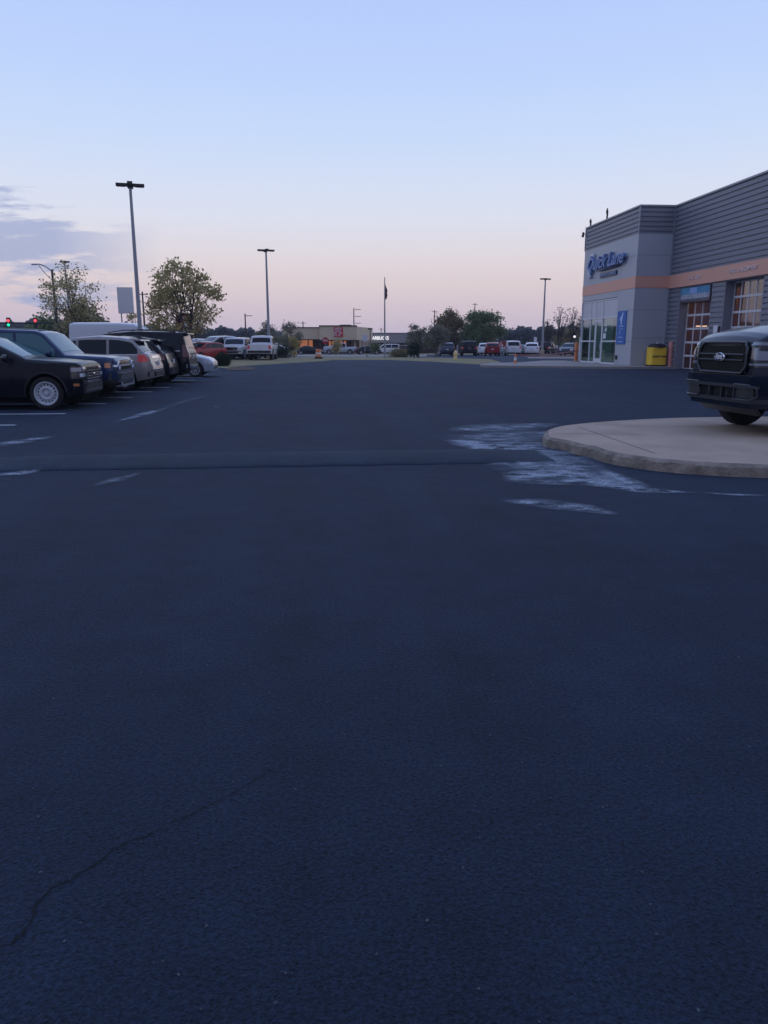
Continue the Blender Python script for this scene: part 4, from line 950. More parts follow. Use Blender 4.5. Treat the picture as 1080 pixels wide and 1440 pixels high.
v=sub('door_notice','white paper notice on the ribbed wall between the bay doors','notice',(XC-.1,yC(1009,462),1.8))
m=WB();yy=yC(1008,462);m.bb((XC-.075,yy+.22,1.72),(XC-.062,yy-.22,2.35));m.put('sheet',M['white'],v);m=WB();m.bb((XC-.13,yy-.30,1.95),(XC-.06,yy-.42,2.3));m.put('lock_box',M['dmetal'],v)
v=sub('wall_outlet','small dark box low on the panel wall beside the entrance','outlet',(XA-.07,AX(868,503,XA)[1],.5));m=WB();yy=AX(868,503,XA)[1];m.bb((XA-.12,yy+.12,.45),(XA-.056,yy-.12,.68));m.bb((XA-.135,yy+.15,.66),(XA-.056,yy-.15,.70));m.put('box',M['dmetal'],v)
# yellow bin
bx,by=G(923,516.5,.13)[:2];by=YB-.75;bx=AY(923,500,by)[0]
v=sub('waste_bin','yellow covered waste bin with dark lid against the grey shop wall','bin',(bx,by,.13))
rows=[]
for i,z in enumerate([.08,.3,.5,.7,.9,1.08]):
    rows.append([(.50*math.copysign(abs(math.cos(a))**.45,math.cos(a))*(1+.015*math.sin(a*7+z*9)),.42*math.copysign(abs(math.sin(a))**.45,math.sin(a))*(1+.015*math.sin(a*5+z*6)),z) for a in [k*2*math.pi/40 for k in range(40)]])
m=MB();m.grid(rows,closed=True);m.add(rows[-1],[tuple(range(40))]);m.build('cover',M['yellow'],v,smooth=50,fix=True)
m=MB();m.lathe([(.0,1.30),(.25,1.29),(.44,1.22),(.50,1.14),(.50,1.07),(.44,1.06)],24,'z');m.build('lid',M['plast'],v,smooth=50);m=MB();m.lathe([(0,1.37),(.05,1.36),(.06,1.29)],10,'z');m.build('lid_knob',M['white'],v,smooth=50)
m=MB();m.box((0,0,.04),(.96,.8,.08));m.build('base',M['plast'],v)
text('bin_lettering','QUICK LANE',.13,M['brown'],v,(0,-.428,.56),(1,0,0),(0,0,1),depth=.01,width=.82,bold=.006)
# bollards
def bollard(px,Y,h_,r_,mat,label):
    x=XY(px,Y);v=thing('bollard',label,'bollard',(x,Y,.0 if Y<43 else .13))
    m=MB();m.lathe([(r_,0),(r_,h_-.08),(r_*.85,h_-.03),(0,h_)],18,'z');m.build('sleeve',mat,v,smooth=40)
    m=MB();m.lathe([(r_+.07,0),(r_+.06,.03),(r_+.005,.035)],18,'z');m.build('footing',M['walk'],v,smooth=40)
bollard(942.5,YB-1.0,1.42,.13,M['pink'],'faded pink bollard between the yellow bin and the first bay door')
bollard(810,54.6,1.35,.13,M['orange'],'bright orange bollard at the far corner of the shop')
bollard(815,55.6,1.75,.07,M['white'],'thin white post behind the bright orange bollard')
# ------------------------------------------------------------------ street things
def lamp_post(px,pytop,Y,label,heads=4,hs=1.0,r0=.13):
    p=AY(px,pytop,Y);z0=terr(Y);x=p[0];Ht=p[2]-z0
    v=thing('lamp_post',label,'lamp post',(x,Y,z0),0,'tall lamp posts round the car parks')
    m=MB();m.tube([(0,0,.0),(0,0,Ht*.5),(0,0,Ht)],[r0,r0*.8,r0*.55],12);m.build('pole',M['metal'],v,smooth=50)
    m=MB();m.lathe([(.27,0),(.27,.72),(.24,.75),(0,.75)],16,'z');m.build('base',M['conc'],v,smooth=40)
    m=MB();m.box((0,0,Ht+.04),(.26,.26,.22));m.build('mount',M['dmetal'],v)
    dirs={4:[(1,0),(-1,0),(0,1),(0,-1)],2:[(1,0),(-1,0)]}[heads]
    for dx,dy in dirs:
        m=MB();a=math.atan2(dy,dx)+.2
        m.box((math.cos(a)*.62*hs,math.sin(a)*.62*hs,Ht+.06),(.80*hs,.38*hs,.13),rz=a)
        m.box((math.cos(a)*.22*hs,math.sin(a)*.22*hs,Ht+.05),(.25,.09,.09),rz=a)
        m.box((math.cos(a)*.66*hs,math.sin(a)*.66*hs,Ht-.015),(.6*hs,.28*hs,.03),rz=a);m.build('lamp_head',M['dmetal'],v)
lamp_post(183,262,42,'tallest lamp post with four dark heads rising behind the white van',4,.68,.125)
lamp_post(374,353,72,'lamp post with four heads behind the lone white pickup',4,.74,.14)
lamp_post(767,393,93,'lamp post with a two-arm head over the far right lot',2,.66,.14)
lamp_post(91,369,82,'distant lamp post standing in front of the sparse brown tree',2,.46,.12)
# dark street light with signal arm
Y=98;z0=terr(Y);p=AY(73,379,Y);x=p[0]
v=thing('street_light','dark street light with curved arm beyond the parked cars','street light',(x,Y,z0))
m=MB();m.tube([(0,0,0),(0,0,p[2]-z0)],[.22,.13],10);m.build('pole',M['dmetal'],v,smooth=50)
m=MB();m.tube([(0,0,p[2]-z0-.2),(-.8,0,p[2]-z0+.4),(-1.4,0,p[2]-z0+.6),(-1.75,0,p[2]-z0+.6)],.06,6);m.tube([(0,0,p[2]-z0-1.3),(-.8,0,p[2]-z0-.5),(-1.5,0,p[2]-z0+.45)],.04,6);m.build('arm',M['dmetal'],v,smooth=50)
m=MB();m.box((-2.0,0,p[2]-z0+.57),(.6,.28,.14));m.build('lamp_head',M['metal'],v)
m=MB();zz=AY(78,434,Y)[2]-z0;m.tube([(0,0,zz),(2.2,0,zz-.15)],[.09,.07],6);m.build('side_arm',M['dmetal'],v,smooth=50)
v=thing('signal_arm','long dark mast arm carrying the traffic signals at far left','mast arm',(x-.6,Y+2,z0))
m=MB();zz=AY(60,454,Y)[2]-z0;m.tube([(0,0,0),(0,0,zz+.2)],[.18,.14],8);m.build('mast',M['dmetal'],v,smooth=50);m=MB();m.tube([(0,0,zz),(-9,0,zz+.05)],[.11,.08],6);m.build('arm',M['dmetal'],v,smooth=50)
for px,cols,lab in((12,('r','g'),'left traffic signal showing red above green'),(50,('r',),'right traffic signal showing a single red light')):
    q=AY(px,451,Y+1.2)
    v=thing('traffic_signal',lab,'traffic light',(q[0],Y+1.2,q[2]-.6))
    m=MB();m.box((0,0,.35),(.42,.3,1.25));m.build('housing',M['dmetal'],v)
    for c_,dz in zip(cols,(.6,.1)):
        m=MB();m.lathe([(0,-.17),(.15,-.17),(.17,-.14)],16,'y',0,(0,0,dz));m.build('lens_red' if c_=='r' else 'lens_green',M['redl'] if c_=='r' else M['grnl'],v)
# pylon boards
q0=AY(166,404,80);q1=AY(187,441,80);v=thing('pylon_sign','blank pale board on posts left of the tallest lamp post','sign',((q0[0]+q1[0])/2,80,terr(80)))
zb_=terr(80)
m=MB();m.bb((-.75,-.12,q1[2]-zb_),(.75,.12,q0[2]-zb_));m.build('board',M['white'],v);m=MB();m.bb((-.55,-.06,0),(-.45,.06,q1[2]-zb_));m.bb((.45,-.06,0),(.55,.06,q1[2]-zb_));m.build('post',M['metal'],v)
q0=AY(247,441,112);q1=AY(271,464,112);zb_=terr(112);v=thing('red_sign','red board with pale patches seen through the big tree','sign',((q0[0]+q1[0])/2,112,zb_))
w=(q1[0]-q0[0])/2
m=MB();m.bb((-w,-.15,q1[2]-zb_),(w,.15,q0[2]-zb_));m.build('board',M['redsign'],v)
m=MB();m.bb((-w*.5,-.17,(q0[2]*.7+q1[2]*.3)-zb_),(-w*.1,-.151,(q0[2]*.85+q1[2]*.15)-zb_));m.bb((w*.0,-.17,(q0[2]*.2+q1[2]*.8)-zb_),(w*.4,-.151,(q0[2]*.45+q1[2]*.55)-zb_));m.build('patch',M['white'],v)
m=MB();m.bb((-.15,-.15,0),(.15,.15,q1[2]-zb_));m.build('post',M['metal'],v)
# flag pole
q=AY(541,391,77);z0=terr(77);x=q[0];Hh=q[2]-z0
v=thing('flag_pole','slim white flag pole on the dry verge','flag pole',(x,77,z0));m=MB();m.tube([(0,0,0),(0,0,Hh)],[.10,.045],10);m.build('pole',M['metal'],v,smooth=50);m=MB();m.lathe([(0,Hh+.12),(.06,Hh+.06),(0,Hh)],10,'z');m.build('finial',M['metal'],v,smooth=60)
f_=MB();rows=[]
for i in range(9):
    z=Hh-.55-i*.17;w_=[.06,.12,.2,.22,.18,.24,.2,.14,.05][i]
    rows.append([(.05+w_*j/4,.06*math.sin(j*2.4+i*.9),z-.05*j) for j in range(5)])
f_.grid(rows);f_o=f_.build('flag',pbr('flag_cloth',(.09,.06,.09),.8,col2=(.3,.08,.1),nscale=5),None,smooth=60);f_o.location=(x,77,z0);tag(f_o,'limp dark flag hanging from the slim white pole','flag')
# stop sign, drum, cones
q=AY(457.5,479,92);z0=terr(92);v=thing('stop_sign','red stop sign in front of the tan restaurant','sign',(q[0],92,z0));zc=q[2]-z0
m=MB();m.v=[];pts=[(.40*math.cos(R(22.5+45*k)),.40*math.sin(R(22.5+45*k))) for k in range(8)]
m.add([(a,-.02,zc+c) for a,c in pts]+[(a,.0,zc+c) for a,c in pts],[tuple(range(8)),tuple(range(15,7,-1))]+[(k,(k+1)%8,8+(k+1)%8,8+k) for k in range(8)]);m.build('plate',M['stop'],v,fix=True)
text('sign_lettering','STOP',.26,M['white'],v,(0,-.03,zc),(1,0,0),(0,0,1),depth=.01,width=.6,bold=.01);m=MB();m.bb((-.03,0.001,0),(.03,.06,zc));m.build('post',M['metal'],v)
g_=G(448,504.5)
v=thing('road_drum','orange and white road drum on a black base left of the stop sign','drum',g_)
m=MB();m.lathe([(.38,0),(.38,.16),(.28,.17)],16,'z');m.build('base',M['plast'],v);m=MB();m.lathe([(.27,.17),(.26,.4)],16,'z',0);m.lathe([(.26,.4),(.255,.55)],16,'z',1);m.lathe([(.255,.55),(.24,.8),(.2,.84),(0,.84)],16,'z',0);m.build('barrel',[M['orange'],M['white']],v,smooth=40)
def cone(x,y,z,label,h_=.75):
    v=thing('traffic_cone',label,'traffic cone',(x,y,z));m=MB();m.box((0,0,.02),(.42,.42,.04));m.build('base',M['plast'],v)
    m=MB();m.lathe([(.14,.04),(.10,h_*.4)],16,'z',0);m.lathe([(.10,h_*.4),(.07,h_*.65)],16,'z',1);m.lathe([(.07,h_*.65),(.03,h_),(0,h_)],16,'z',0);m.build('cone',[M['orange'],M['white']],v,smooth=40)
cx,cy,_=G(726,513.5);cone(cx,cy+.3,0,'orange cone with white collar at the end of the low barrier',.78)
v=thing('barrier_tape','red barrier tape strung from the traffic cone to the orange bollard','barrier',(cx,cy+.3,0))
x1=XY(810,54.5)-cx;m=MB()
N=14
rows=[[(x1*i/N,(54.5-cy-.3)*i/N,.66-.10*math.sin(math.pi*i/N)+.2*i/N+dz) for dz in(-.045,.045)] for i in range(N+1)]
m.grid(rows);m.grid([[(a[0],a[1]+.006,a[2]) for a in r] for r in rows]);m.build('tape',pbr('tape_red',(.42,.09,.09),.5,col2=(.55,.4,.4),nscale=2),v)
# hydrant
g_=G(640.5,505.5);v=thing('fire_hydrant','pale yellow fire hydrant on the dry verge','hydrant',(g_[0],g_[1],.012))
m=MB();m.lathe([(.22,0),(.22,.06),(.155,.07),(.155,.45),(.20,.47),(.20,.53),(.165,.55),(.15,.66),(.07,.75),(.03,.76),(.03,.82),(0,.82)],18,'z');m.build('barrel',M['hyd'],v,smooth=35)
m=MB();m.tube([(-.21,0,.42),(.21,0,.42)],.055,10);m.tube([(0,-.22,.40),(0,0,.40)],.07,10);m.build('nozzle',M['hyd'],v,smooth=40)
# small things at the far side
def post_sign(name,px,py0,py1,w,Y,mat,label,cat,yb=None,pole=.04):
    q=AY(px,py0,Y);q2=AY(px,py1,Y);z0=terr(Y);v=thing(name,label,cat,(q[0],Y,z0))
    m=MB();m.bb((-w/2,-.03,q2[2]-z0),(w/2,.03,q[2]-z0));m.build('panel',mat,v);m=MB();m.bb((-pole,.031,0),(pole,.1,q[2]-z0-.05));m.build('post',M['metal'],v)
post_sign('blue_sign',513,471,480,.75,118,M['frost'],'pale blue square sign near the restaurant corner','sign')
post_sign('white_sign',753,474,485,.42,104,M['white'],'narrow white banner sign above the white hatchback','sign')
post_sign('small_marker',516,499,502,.10,86,M['dmetal'],'thin dark marker stake on the verge left of the flag pole','stake',pole=.02)
for k,px in enumerate((704.5,709,713.5)):
    post_sign('marker_post',px,480,488,.26,96,[M['pink'],M['stop'],M['white']][k],['pinkish','red','white'][k]+' narrow marker panel left of the white suv','marker',pole=.03)
q=AY(520.5,463,122);z0=terr(122);v=thing('lamp_post','short black lamp post at the restaurant corner','lamp post',(q[0],122,z0));m=MB();m.tube([(0,0,0),(0,0,q[2]-z0)],.07,6);m.build('pole',M['dmetal'],v);m=MB();m.box((0,0,q[2]-z0+.05),(.7,.5,.2));m.build('lamp_head',M['dmetal'],v)
for px,py,lab in((808,473.5,'small lit white globe lamp left of the shop corner'),):
    q=AY(px,py,90);z0=terr(90);v=thing('globe_lamp',lab,'lamp',(q[0],90,z0));m=MB();m.tube([(0,0,0),(0,0,q[2]-z0-.12)],.05,6);m.build('pole',M['dmetal'],v);m=MB();m.lathe([(0,-.15),(.1,-.11),(.15,0),(.1,.11),(0,.15)],12,'z',0,(0,0,q[2]-z0));m.build('globe',M['litw'],v,smooth=60)
def upole(px,py,Y,label,arms=1,lean=0,side=0):
    q=AY(px,py,Y);z0=terr(Y);h_=q[2]-z0;v=thing('utility_pole',label,'utility pole',(q[0],Y,z0),0,'distant utility poles')
    m=MB();m.tube([(0,0,0),(0,0,h_)],[.17,.11],8);m.build('pole',M['bark'],v,smooth=50)
    m=MB()
    for k in range(arms): m.box((side,0,h_-.4-k*1.6),(1.5,.10,.12))
    m.build('crossarm',M['bark'],v)
upole(344.5,441,150,'utility pole between the big tree and the middle lamp post',1,side=.6)
upole(426,452,195,'utility pole just showing over the left end of the tan restaurant')
upole(497.5,433,190,'tall utility pole with several crossarms behind the tan restaurant',3,side=1.0)
upole(536,461,240,'faint utility pole left of the flag pole over the grey shop')
upole(611,436,210,'utility pole behind the bushy tree left of the hydrant')
upole(668,426,220,'utility pole tip rising over the round green tree')
upole(700.5,437,190,'utility pole at the right edge of the round green tree',1)
upole(704.5,445,180,'shorter utility pole right beside the one at the round green tree',2)
upole(721,460,230,'small utility pole over the far tree line at right')
upole(200,410,120,'utility pole between the tallest lamp post and the big tree')
# ------------------------------------------------------------------ restaurant and shop across the road
Y0=150;zt=terr(150)
xa,xm,xb=XY(398,Y0),XY(450,Y0),XY(502,Y0);xr_,yr_=XY(524,164),164
rs=thing('restaurant','tan flat-roofed restaurant with a red square emblem across the road','building',(xm,Y0,zt))
def zz_(py,Y=Y0): return AY(500,py,Y)[2]
m=WB();m.bb((xa,Y0,zz_(477)),(xm,Y0+12,zz_(461)));m.bb((xm,Y0-.8,zz_(478)),(xb,Y0+12,zz_(459)))
m.add([(xb,Y0-.8,zz_(478)),(xr_,yr_,zz_(478)),(xr_,yr_+8,zz_(478)),(xb-3,Y0+12,zz_(478)),(xb,Y0-.8,zz_(459.5)),(xr_,yr_,zz_(459.5)),(xr_,yr_+8,zz_(459.5)),(xb-3,Y0+12,zz_(459.5))],[(0,1,5,4),(1,2,6,5),(2,3,7,6),(3,0,4,7),(4,5,6,7),(3,2,1,0)])
m.put('upper_wall',M['tan'],rs,fix=True)
m=WB();m.bb((xa-.1,Y0-.15,zz_(461)),(xm,Y0+12,zz_(460)));m.bb((xm-.1,Y0-.95,zz_(459)),(xb+.05,Y0+12,zz_(457.6)));m.bb((xm+4,Y0+1,zz_(457.6)),(xb-1,Y0+9,zz_(456.4)));m.put('cornice',M['brown'],rs)
m=WB();m.bb((xa-.1,Y0-.3,zz_(478.3)),(xm,Y0+2,zz_(477)));m.bb((xm,Y0-1.1,zz_(479.5)),(xb+.2,Y0+2,zz_(478)));m.put('canopy',M['brown'],rs)
m=WB();m.bb((xa,Y0+2.6,zt),(xb-1,Y0+11,zz_(477)));m.add([(xb-1,Y0+2.6,zt),(xr_-1.5,yr_+1,zt),(xr_-1.5,yr_+1,zz_(478)),(xb-1,Y0+2.6,zz_(478))],[(0,1,2,3)]);m.put('lower_wall',M['brick'],rs)
for a_,c_ in((xa+1.2,xm-1.4),(xb-5.4,xb-2.0)):
    m=WB();m.bb((a_,Y0+2.5,zt+.9),(c_,Y0+2.59,zt+2.7));m.put('lit_window',M['warm'],rs)
for k in range(7):
    x_=xa+.4+(xb-xa-.8)*k/6;m=WB();m.bb((x_-.12,Y0-.2,zt),(x_+.12,Y0+.05,zz_(478.3)));m.put('column',M['brown'] if k<6 else M['tan'],rs)
for k in range(4):
    t_=(k+1)/5;x_=xb+(xr_-xb)*t_;y_=Y0-.8+(yr_-Y0+.8)*t_;m=WB();m.bb((x_-.25,y_-.2,zt),(x_+.25,y_+.2,zz_(478)));m.put('column',M['tan'],rs)
m=WB();m.bb((xa+.5,Y0-1.4,zt),(xb-1,Y0-1.2,zt+1.0));m.put('patio_rail',pbr('patio_wall',(.07,.06,.06),.8),rs)
ex=XY(476.2,Y0);ez=(zz_(460.3)+zz_(474))/2;es=(zz_(460.3)-zz_(474))/2
em=WB();em.bb((ex-es*.95,Y0-.95,ez-es),(ex+es*.95,Y0-.80,ez+es));eo=em.put('emblem_board',M['sred'],rs)
def stroke(pts,rad):
    m=WB();m.tube([(ex+a*es,Y0-.97,ez+c*es) for a,c in pts],[r_*es for r_ in rad],6);m.put('emblem_stroke',M['white'],rs,par=eo,smooth=50)
stroke([(-.78,-.85),(-.85,-.5),(-.72,-.1),(-.45,.18),(-.1,.28),(.2,.22),(.4,.02),(.55,-.12),(.8,-.28)],[.05,.08,.09,.09,.09,.09,.08,.07,.03])
stroke([(.42,-.1),(.35,-.4),(.15,-.65),(-.05,-.85)],[.06,.1,.1,.05]);stroke([(-.35,-.85),(-.55,-.6),(-.5,-.35),(-.3,-.25),(-.28,-.45)],[.04,.09,.09,.07,.03]);stroke([(-.1,-.05),(.1,-.08),(.25,-.15)],[.04,.06,.04])
for a0,b0,a1,b1 in((-.42,.4,-.78,.62),(-.22,.46,-.4,.85),(.04,.48,.06,1.0),(.28,.42,.55,.72)): stroke([(a0,b0),((a0+a1)/2,(b0+b1)/2),(a1,b1)],[.03,.12,.17])
# grey shop with lit lettering
Y1=176;z1_=terr(Y1);zq=lambda py:AY(500,py,Y1)[2]
xs0,xs1=XY(503,Y1),XY(700,Y1)
sb=thing('shop','long low grey shop with lit white lettering behind the restaurant','building',((xs0+xs1)/2,Y1,z1_))
m=WB();m.bb((xs0,Y1,zq(482)),(xs1,Y1+10,zq(468.5)));m.put('fascia',M['gbld'],sb);m=WB();m.bb((xs0,Y1+2,z1_),(xs1,Y1+10,zq(482)));m.put('lower_wall',pbr('shop_red_wall',(.10,.035,.04),.8,noise=.4,nscale=.4),sb)
m=WB();m.bb((xs0-.1,Y1-.15,zq(468.5)),(xs1+.1,Y1+10,zq(467.8)));m.put('coping',M['trim'],sb);m=WB();m.bb((xs0-.1,Y1-.2,zq(483.5)),(xs1+.1,Y1+2,zq(482)));m.put('canopy',M['brown'],sb)
for k in range(8):
    x_=xs0+.5+(xs1-xs0-1)*k/7;m=WB();m.bb((x_-.2,Y1-.1,z1_),(x_+.2,Y1+.2,zq(483.5)));m.put('column',M['gbld'],sb)
wtext('shop_lettering','STARBUCKS',1.1,M['litw'],sb,((XY(518,Y1)+XY(546.5,Y1))/2,Y1-.15,zq(475.6)),(1,0,0),(0,0,1),depth=.1,bold=.012,width=XY(546.5,Y1)-XY(518,Y1))
# ------------------------------------------------------------------ VEGETATION
def leafcloud(rnd,c,rad,n,s,out,flat=.75):
    for _ in range(n):
        while 1:
            d=Vector((rnd.gauss(0,.45),rnd.gauss(0,.45),rnd.gauss(0,.45)*flat))
            if d.length<1.25:break
        p=Vector(c)+d*rad
        a=Vector((rnd.gauss(0,1),rnd.gauss(0,1),rnd.gauss(0,1))).normalized();b_=a.orthogonal().normalized();b_.rotate(Matrix.Rotation(rnd.uniform(0,6.3),3,a))
        q=a.cross(b_);l_=s*rnd.uniform(.6,1.25);w=l_*.55
        o=len(out.v);out.v+=[tuple(p-b_*l_),tuple(p+q*w),tuple(p+b_*l_),tuple(p-q*w)];out.f.append((o,o+1,o+2,o+3));out.m.append(0)
def tree(name,label,cat,px0,px1,pytop,Y,seed,leaf,ncl=26,nl=120,ls=.12,cr_=.0,trunk_h=.35,stems=1,bark='bark',group=None,crad=.28,shape=1.0,bare=0,base_z=None,zlow=.28,depthf=.9,lean=0,tr=None):
    rnd=random.Random(seed);xl,xr2=XY(px0,Y),XY(px1,Y);x=(xl+xr2)/2;rx=(xr2-xl)/2;z0=terr(Y) if base_z is None else base_z
    Ht=AY((px0+px1)/2,pytop,Y)[2]-z0
    v=thing(name,label,cat,(x,Y,z0),0,group)
    zc=Ht*(1+zlow)/2;rz=Ht*(1-zlow)/2
    tk=MB();cw=MB();tr=tr or max(.05,Ht*.022)
    st=[]
    for s_ in range(stems):
        a=s_*6.28/stems+rnd.uniform(-.5,.5);sp_=0 if stems==1 else rx*.30
        pts=[(math.cos(a)*.1*(stems>1),math.sin(a)*.1*(stems>1),-.05)]
        for k in range(1,6):
            t_=k/5;pts.append((math.cos(a)*sp_*t_+rnd.uniform(-1,1)*.03*Ht+lean*t_*rx,math.sin(a)*sp_*t_+rnd.uniform(-1,1)*.03*Ht,Ht*.82*t_))
        tk.tube(pts,[tr*(1-.16*k)/(stems**.4) for k in range(6)],7);st.append([Vector(p) for p in pts])
    cl=[]
    for i in range(ncl):
        for _ in range(50):
            d=Vector((rnd.uniform(-1,1),rnd.uniform(-1,1),rnd.uniform(-1,1)))
            if .15<d.length<=1: break
        # outer shell favoured so that gaps stay open in between
        d=d*(d.length**-.35)
        an=math.atan2(d.y,d.x);w_=(1-.25*max(0,d.z)*shape)*(1+.16*math.sin(an*2+seed)+.12*math.sin(d.z*5+an+seed*2.3))
        c=Vector((d.x*rx*w_*(1-crad*.5),d.y*rx*depthf*w_*(1-crad*.5),zc+d.z*rz*(1-crad*.5)))
        cl.append(c)
    for c in cl:
        s_=rnd.choice(st);k=min(4,max(1,int((c.z*.62/Ht)/.82*5)));a=s_[k].lerp(s_[min(5,k+1)],rnd.random());
        m1=a.lerp(c,.4)+Vector((0,0,-.04*Ht+rnd.uniform(-.02,.02)*Ht));m2=a.lerp(c,.75)+Vector((rnd.uniform(-.03,.03)*Ht,0,0))
        r_=tr*.32;tk.tube([a,m1,m2,c],[r_,r_*.7,r_*.45,r_*.15],5,cap=False)
        for _ in range(3+bare*7):
            e=c+Vector((rnd.gauss(0,1),rnd.gauss(0,1),rnd.gauss(.4 if bare else 0,.9)))*rx*crad*.8;s0=m1.lerp(c,rnd.uniform(.3,1));mm=s0.lerp(e,.5)+Vector((0,0,-.02*Ht))
            tk.tube([s0,mm,e],[r_*.35,r_*.22,r_*.08],3,cap=False)
            if bare: leafcloud(rnd,e,rx*.10,max(1,nl//12),ls,cw)
        if not bare:
            sc=rnd.uniform(.7,1.25);leafcloud(rnd,c,rx*crad*sc*1.3,int(nl*sc),ls,cw)
    tk.build('trunk',M[bark],v,smooth=60);cw.build('crown',M[leaf],v);return v
tree('autumn_tree','broad tree with thinning olive brown leaves behind the parked suvs','tree',204,322,361,66,11,'lf_autumn',ncl=66,nl=74,ls=.15,zlow=.14,crad=.17,group='trees round the lot',stems=2,tr=.16,depthf=.8)
tree('sparse_tree','tall half-bare brown tree behind the distant lamp post','tree',66,160,368,78,12,'lf_autumn',ncl=40,nl=62,ls=.14,zlow=.22,crad=.22,bare=0,stems=3,tr=.13,group='trees round the lot')
tree('bushy_tree','low dense olive tree at the foot of the half-bare brown tree','tree',92,160,424,84,13,'lf_dull',ncl=34,nl=170,ls=.2,zlow=.1,crad=.4,group='trees round the lot')
tree('bushy_tree','dark green tree behind the street light at far left','tree',38,100,443,120,14,'lf_green',ncl=26,nl=170,ls=.3,zlow=.05,crad=.42,group='trees round the lot')
tree('slender_tree','thin brown tree with low leaves right of the blank board','tree',178,206,432,74,15,'lf_autumn',ncl=14,nl=40,ls=.13,zlow=.05,crad=.3,group='trees round the lot')
tree('multi_stem_tree','grey green tree behind the middle lamp post','tree',358,396,449,83,21,'lf_grey',ncl=26,nl=100,ls=.10,zlow=.15,crad=.3,stems=4,tr=.07,group='multi-stemmed trees on the verge')
tree('multi_stem_tree','grey green tree left of the tan restaurant','tree',390,427,448,80,22,'lf_grey',ncl=28,nl=105,ls=.10,zlow=.12,crad=.3,stems=4,tr=.07,group='multi-stemmed trees on the verge')
tree('yellow_shrub','yellowish upright shrub in front of the left end of the restaurant','shrub',405,421,470,78,23,'lf_autumn',ncl=12,nl=60,ls=.09,zlow=.0,crad=.45)
tree('round_bush','clipped round green bush at the kerb beside the ice-silver hatchback','bush',300,323,499,G(312,515)[1],24,'lf_bush',ncl=30,nl=240,ls=.045,zlow=0,crad=.5,tr=.03)
tree('young_tree','small yellow green tree behind the stop sign','tree',462,482,475,120,25,'lf_autumn',ncl=12,nl=70,ls=.16,zlow=.2,crad=.4)
tree('small_tree','small dark tree at the right corner of the restaurant','tree',521,534,479,118,26,'lf_green',ncl=12,nl=60,ls=.15,zlow=.1,crad=.4)
tree('multi_stem_tree','dusky multi-stemmed tree on the verge left of the hydrant','tree',572,604,452,76,27,'lf_grey',ncl=30,nl=100,ls=.09,zlow=.12,crad=.28,stems=5,tr=.06,group='multi-stemmed trees on the verge')
tree('multi_stem_tree','pale-stemmed dusky tree nearest the hydrant','tree',594,632,455,78,28,'lf_grey',ncl=34,nl=110,ls=.09,zlow=.22,crad=.28,stems=5,tr=.07,bark='birch',group='multi-stemmed trees on the verge')
tree('low_shrub','dark tufted shrub at the foot of the dusky multi-stemmed tree','shrub',573,592,483,73,29,'lf_bush',ncl=16,nl=120,ls=.09,zlow=0,crad=.5)
tree('low_shrub','flat olive shrub bed right of the flag pole','shrub',547,577,495,80,30,'lf_dull',ncl=18,nl=140,ls=.08,zlow=0,crad=.5,depthf=.5)
tree('low_shrub','small bush right of the middle lamp post on the verge','shrub',384,408,490,74,31,'lf_bush',ncl=16,nl=110,ls=.08,zlow=0,crad=.5,depthf=.5)
tree('green_tree','rusty green tree left of the round green tree','tree',609,655,433,124,32,'lf_rust',ncl=44,nl=170,ls=.17,zlow=.15,crad=.32,group='full trees beyond the right lot')
tree('round_tree','full rounded dark green tree behind the off-roader with the spare wheel','tree',650,704,436,122,33,'lf_green',ncl=60,nl=230,ls=.17,zlow=.12,crad=.32,shape=.4,group='full trees beyond the right lot')
for k,(a_,c_,t_,Y_) in enumerate(((757,780,448,126),(770,800,432,122),(790,816,430,118),(806,832,436,120))):
    tree('bare_tree',['low bare tree just right of the far right lamp post','bare twiggy tree second from the right lamp post','tall bare tree nearest the shop corner','bare tree partly hidden by the shop corner'][k],'tree',a_,c_,t_,Y_,40+k,'lf_bare',ncl=20,nl=26,ls=.12,zlow=.30,crad=.26,bare=1,stems=3,tr=.17,group='bare trees beside the shop')
tree('bushy_tree','low brown green tree mass under the bare trees','tree',778,818,462,140,48,'lf_dull',ncl=30,nl=150,ls=.22,zlow=0,crad=.42)
# far wood that closes the horizon
def treeline(name,label,Y,prof,seed,leaf,ls=.75,n=9000,th=14):
    rnd=random.Random(seed);m=MB();x0,x1=prof[0][0],prof[-1][0]
    ph=[rnd.uniform(0,6) for _ in range(4)]
    for _ in range(n):
        px=rnd.uniform(x0,x1);yt=lerp(prof,px)+2.2*math.sin(px*.19+ph[0])+1.3*math.sin(px*.43+ph[1])+.8*math.sin(px*1.1+ph[2])
        d=rnd.uniform(0,th);YY=Y+d;zt_=AY(px,yt,YY)[2];z0=terr(YY)
        z=z0+(zt_-z0)*(1-rnd.random()**1.25)
        p=Vector((XY(px,YY),YY,z))
        a=Vector((rnd.gauss(0,1),rnd.gauss(0,1),rnd.gauss(0,1))).normalized();b_=a.orthogonal().normalized();q=a.cross(b_);l_=ls*rnd.uniform(.5,1.2)
        o=len(m.v);m.v+=[tuple(p-b_*l_),tuple(p+q*l_*.7),tuple(p+b_*l_),tuple(p-q*l_*.7)];m.f.append((o,o+1,o+2,o+3));m.m.append(0)
    o=m.build(name,M[leaf]);return tag(o,label,'woods',None,'stuff')
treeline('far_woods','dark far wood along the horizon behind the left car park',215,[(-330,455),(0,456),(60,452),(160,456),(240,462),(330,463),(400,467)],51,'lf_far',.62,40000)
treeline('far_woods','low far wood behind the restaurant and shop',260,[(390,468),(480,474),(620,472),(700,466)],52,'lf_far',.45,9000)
treeline('far_woods','bluish far wood along the horizon behind the right car park',205,[(660,466),(720,463),(760,462),(830,460),(1000,458),(1500,455)],53,'lf_far',.62,46000)
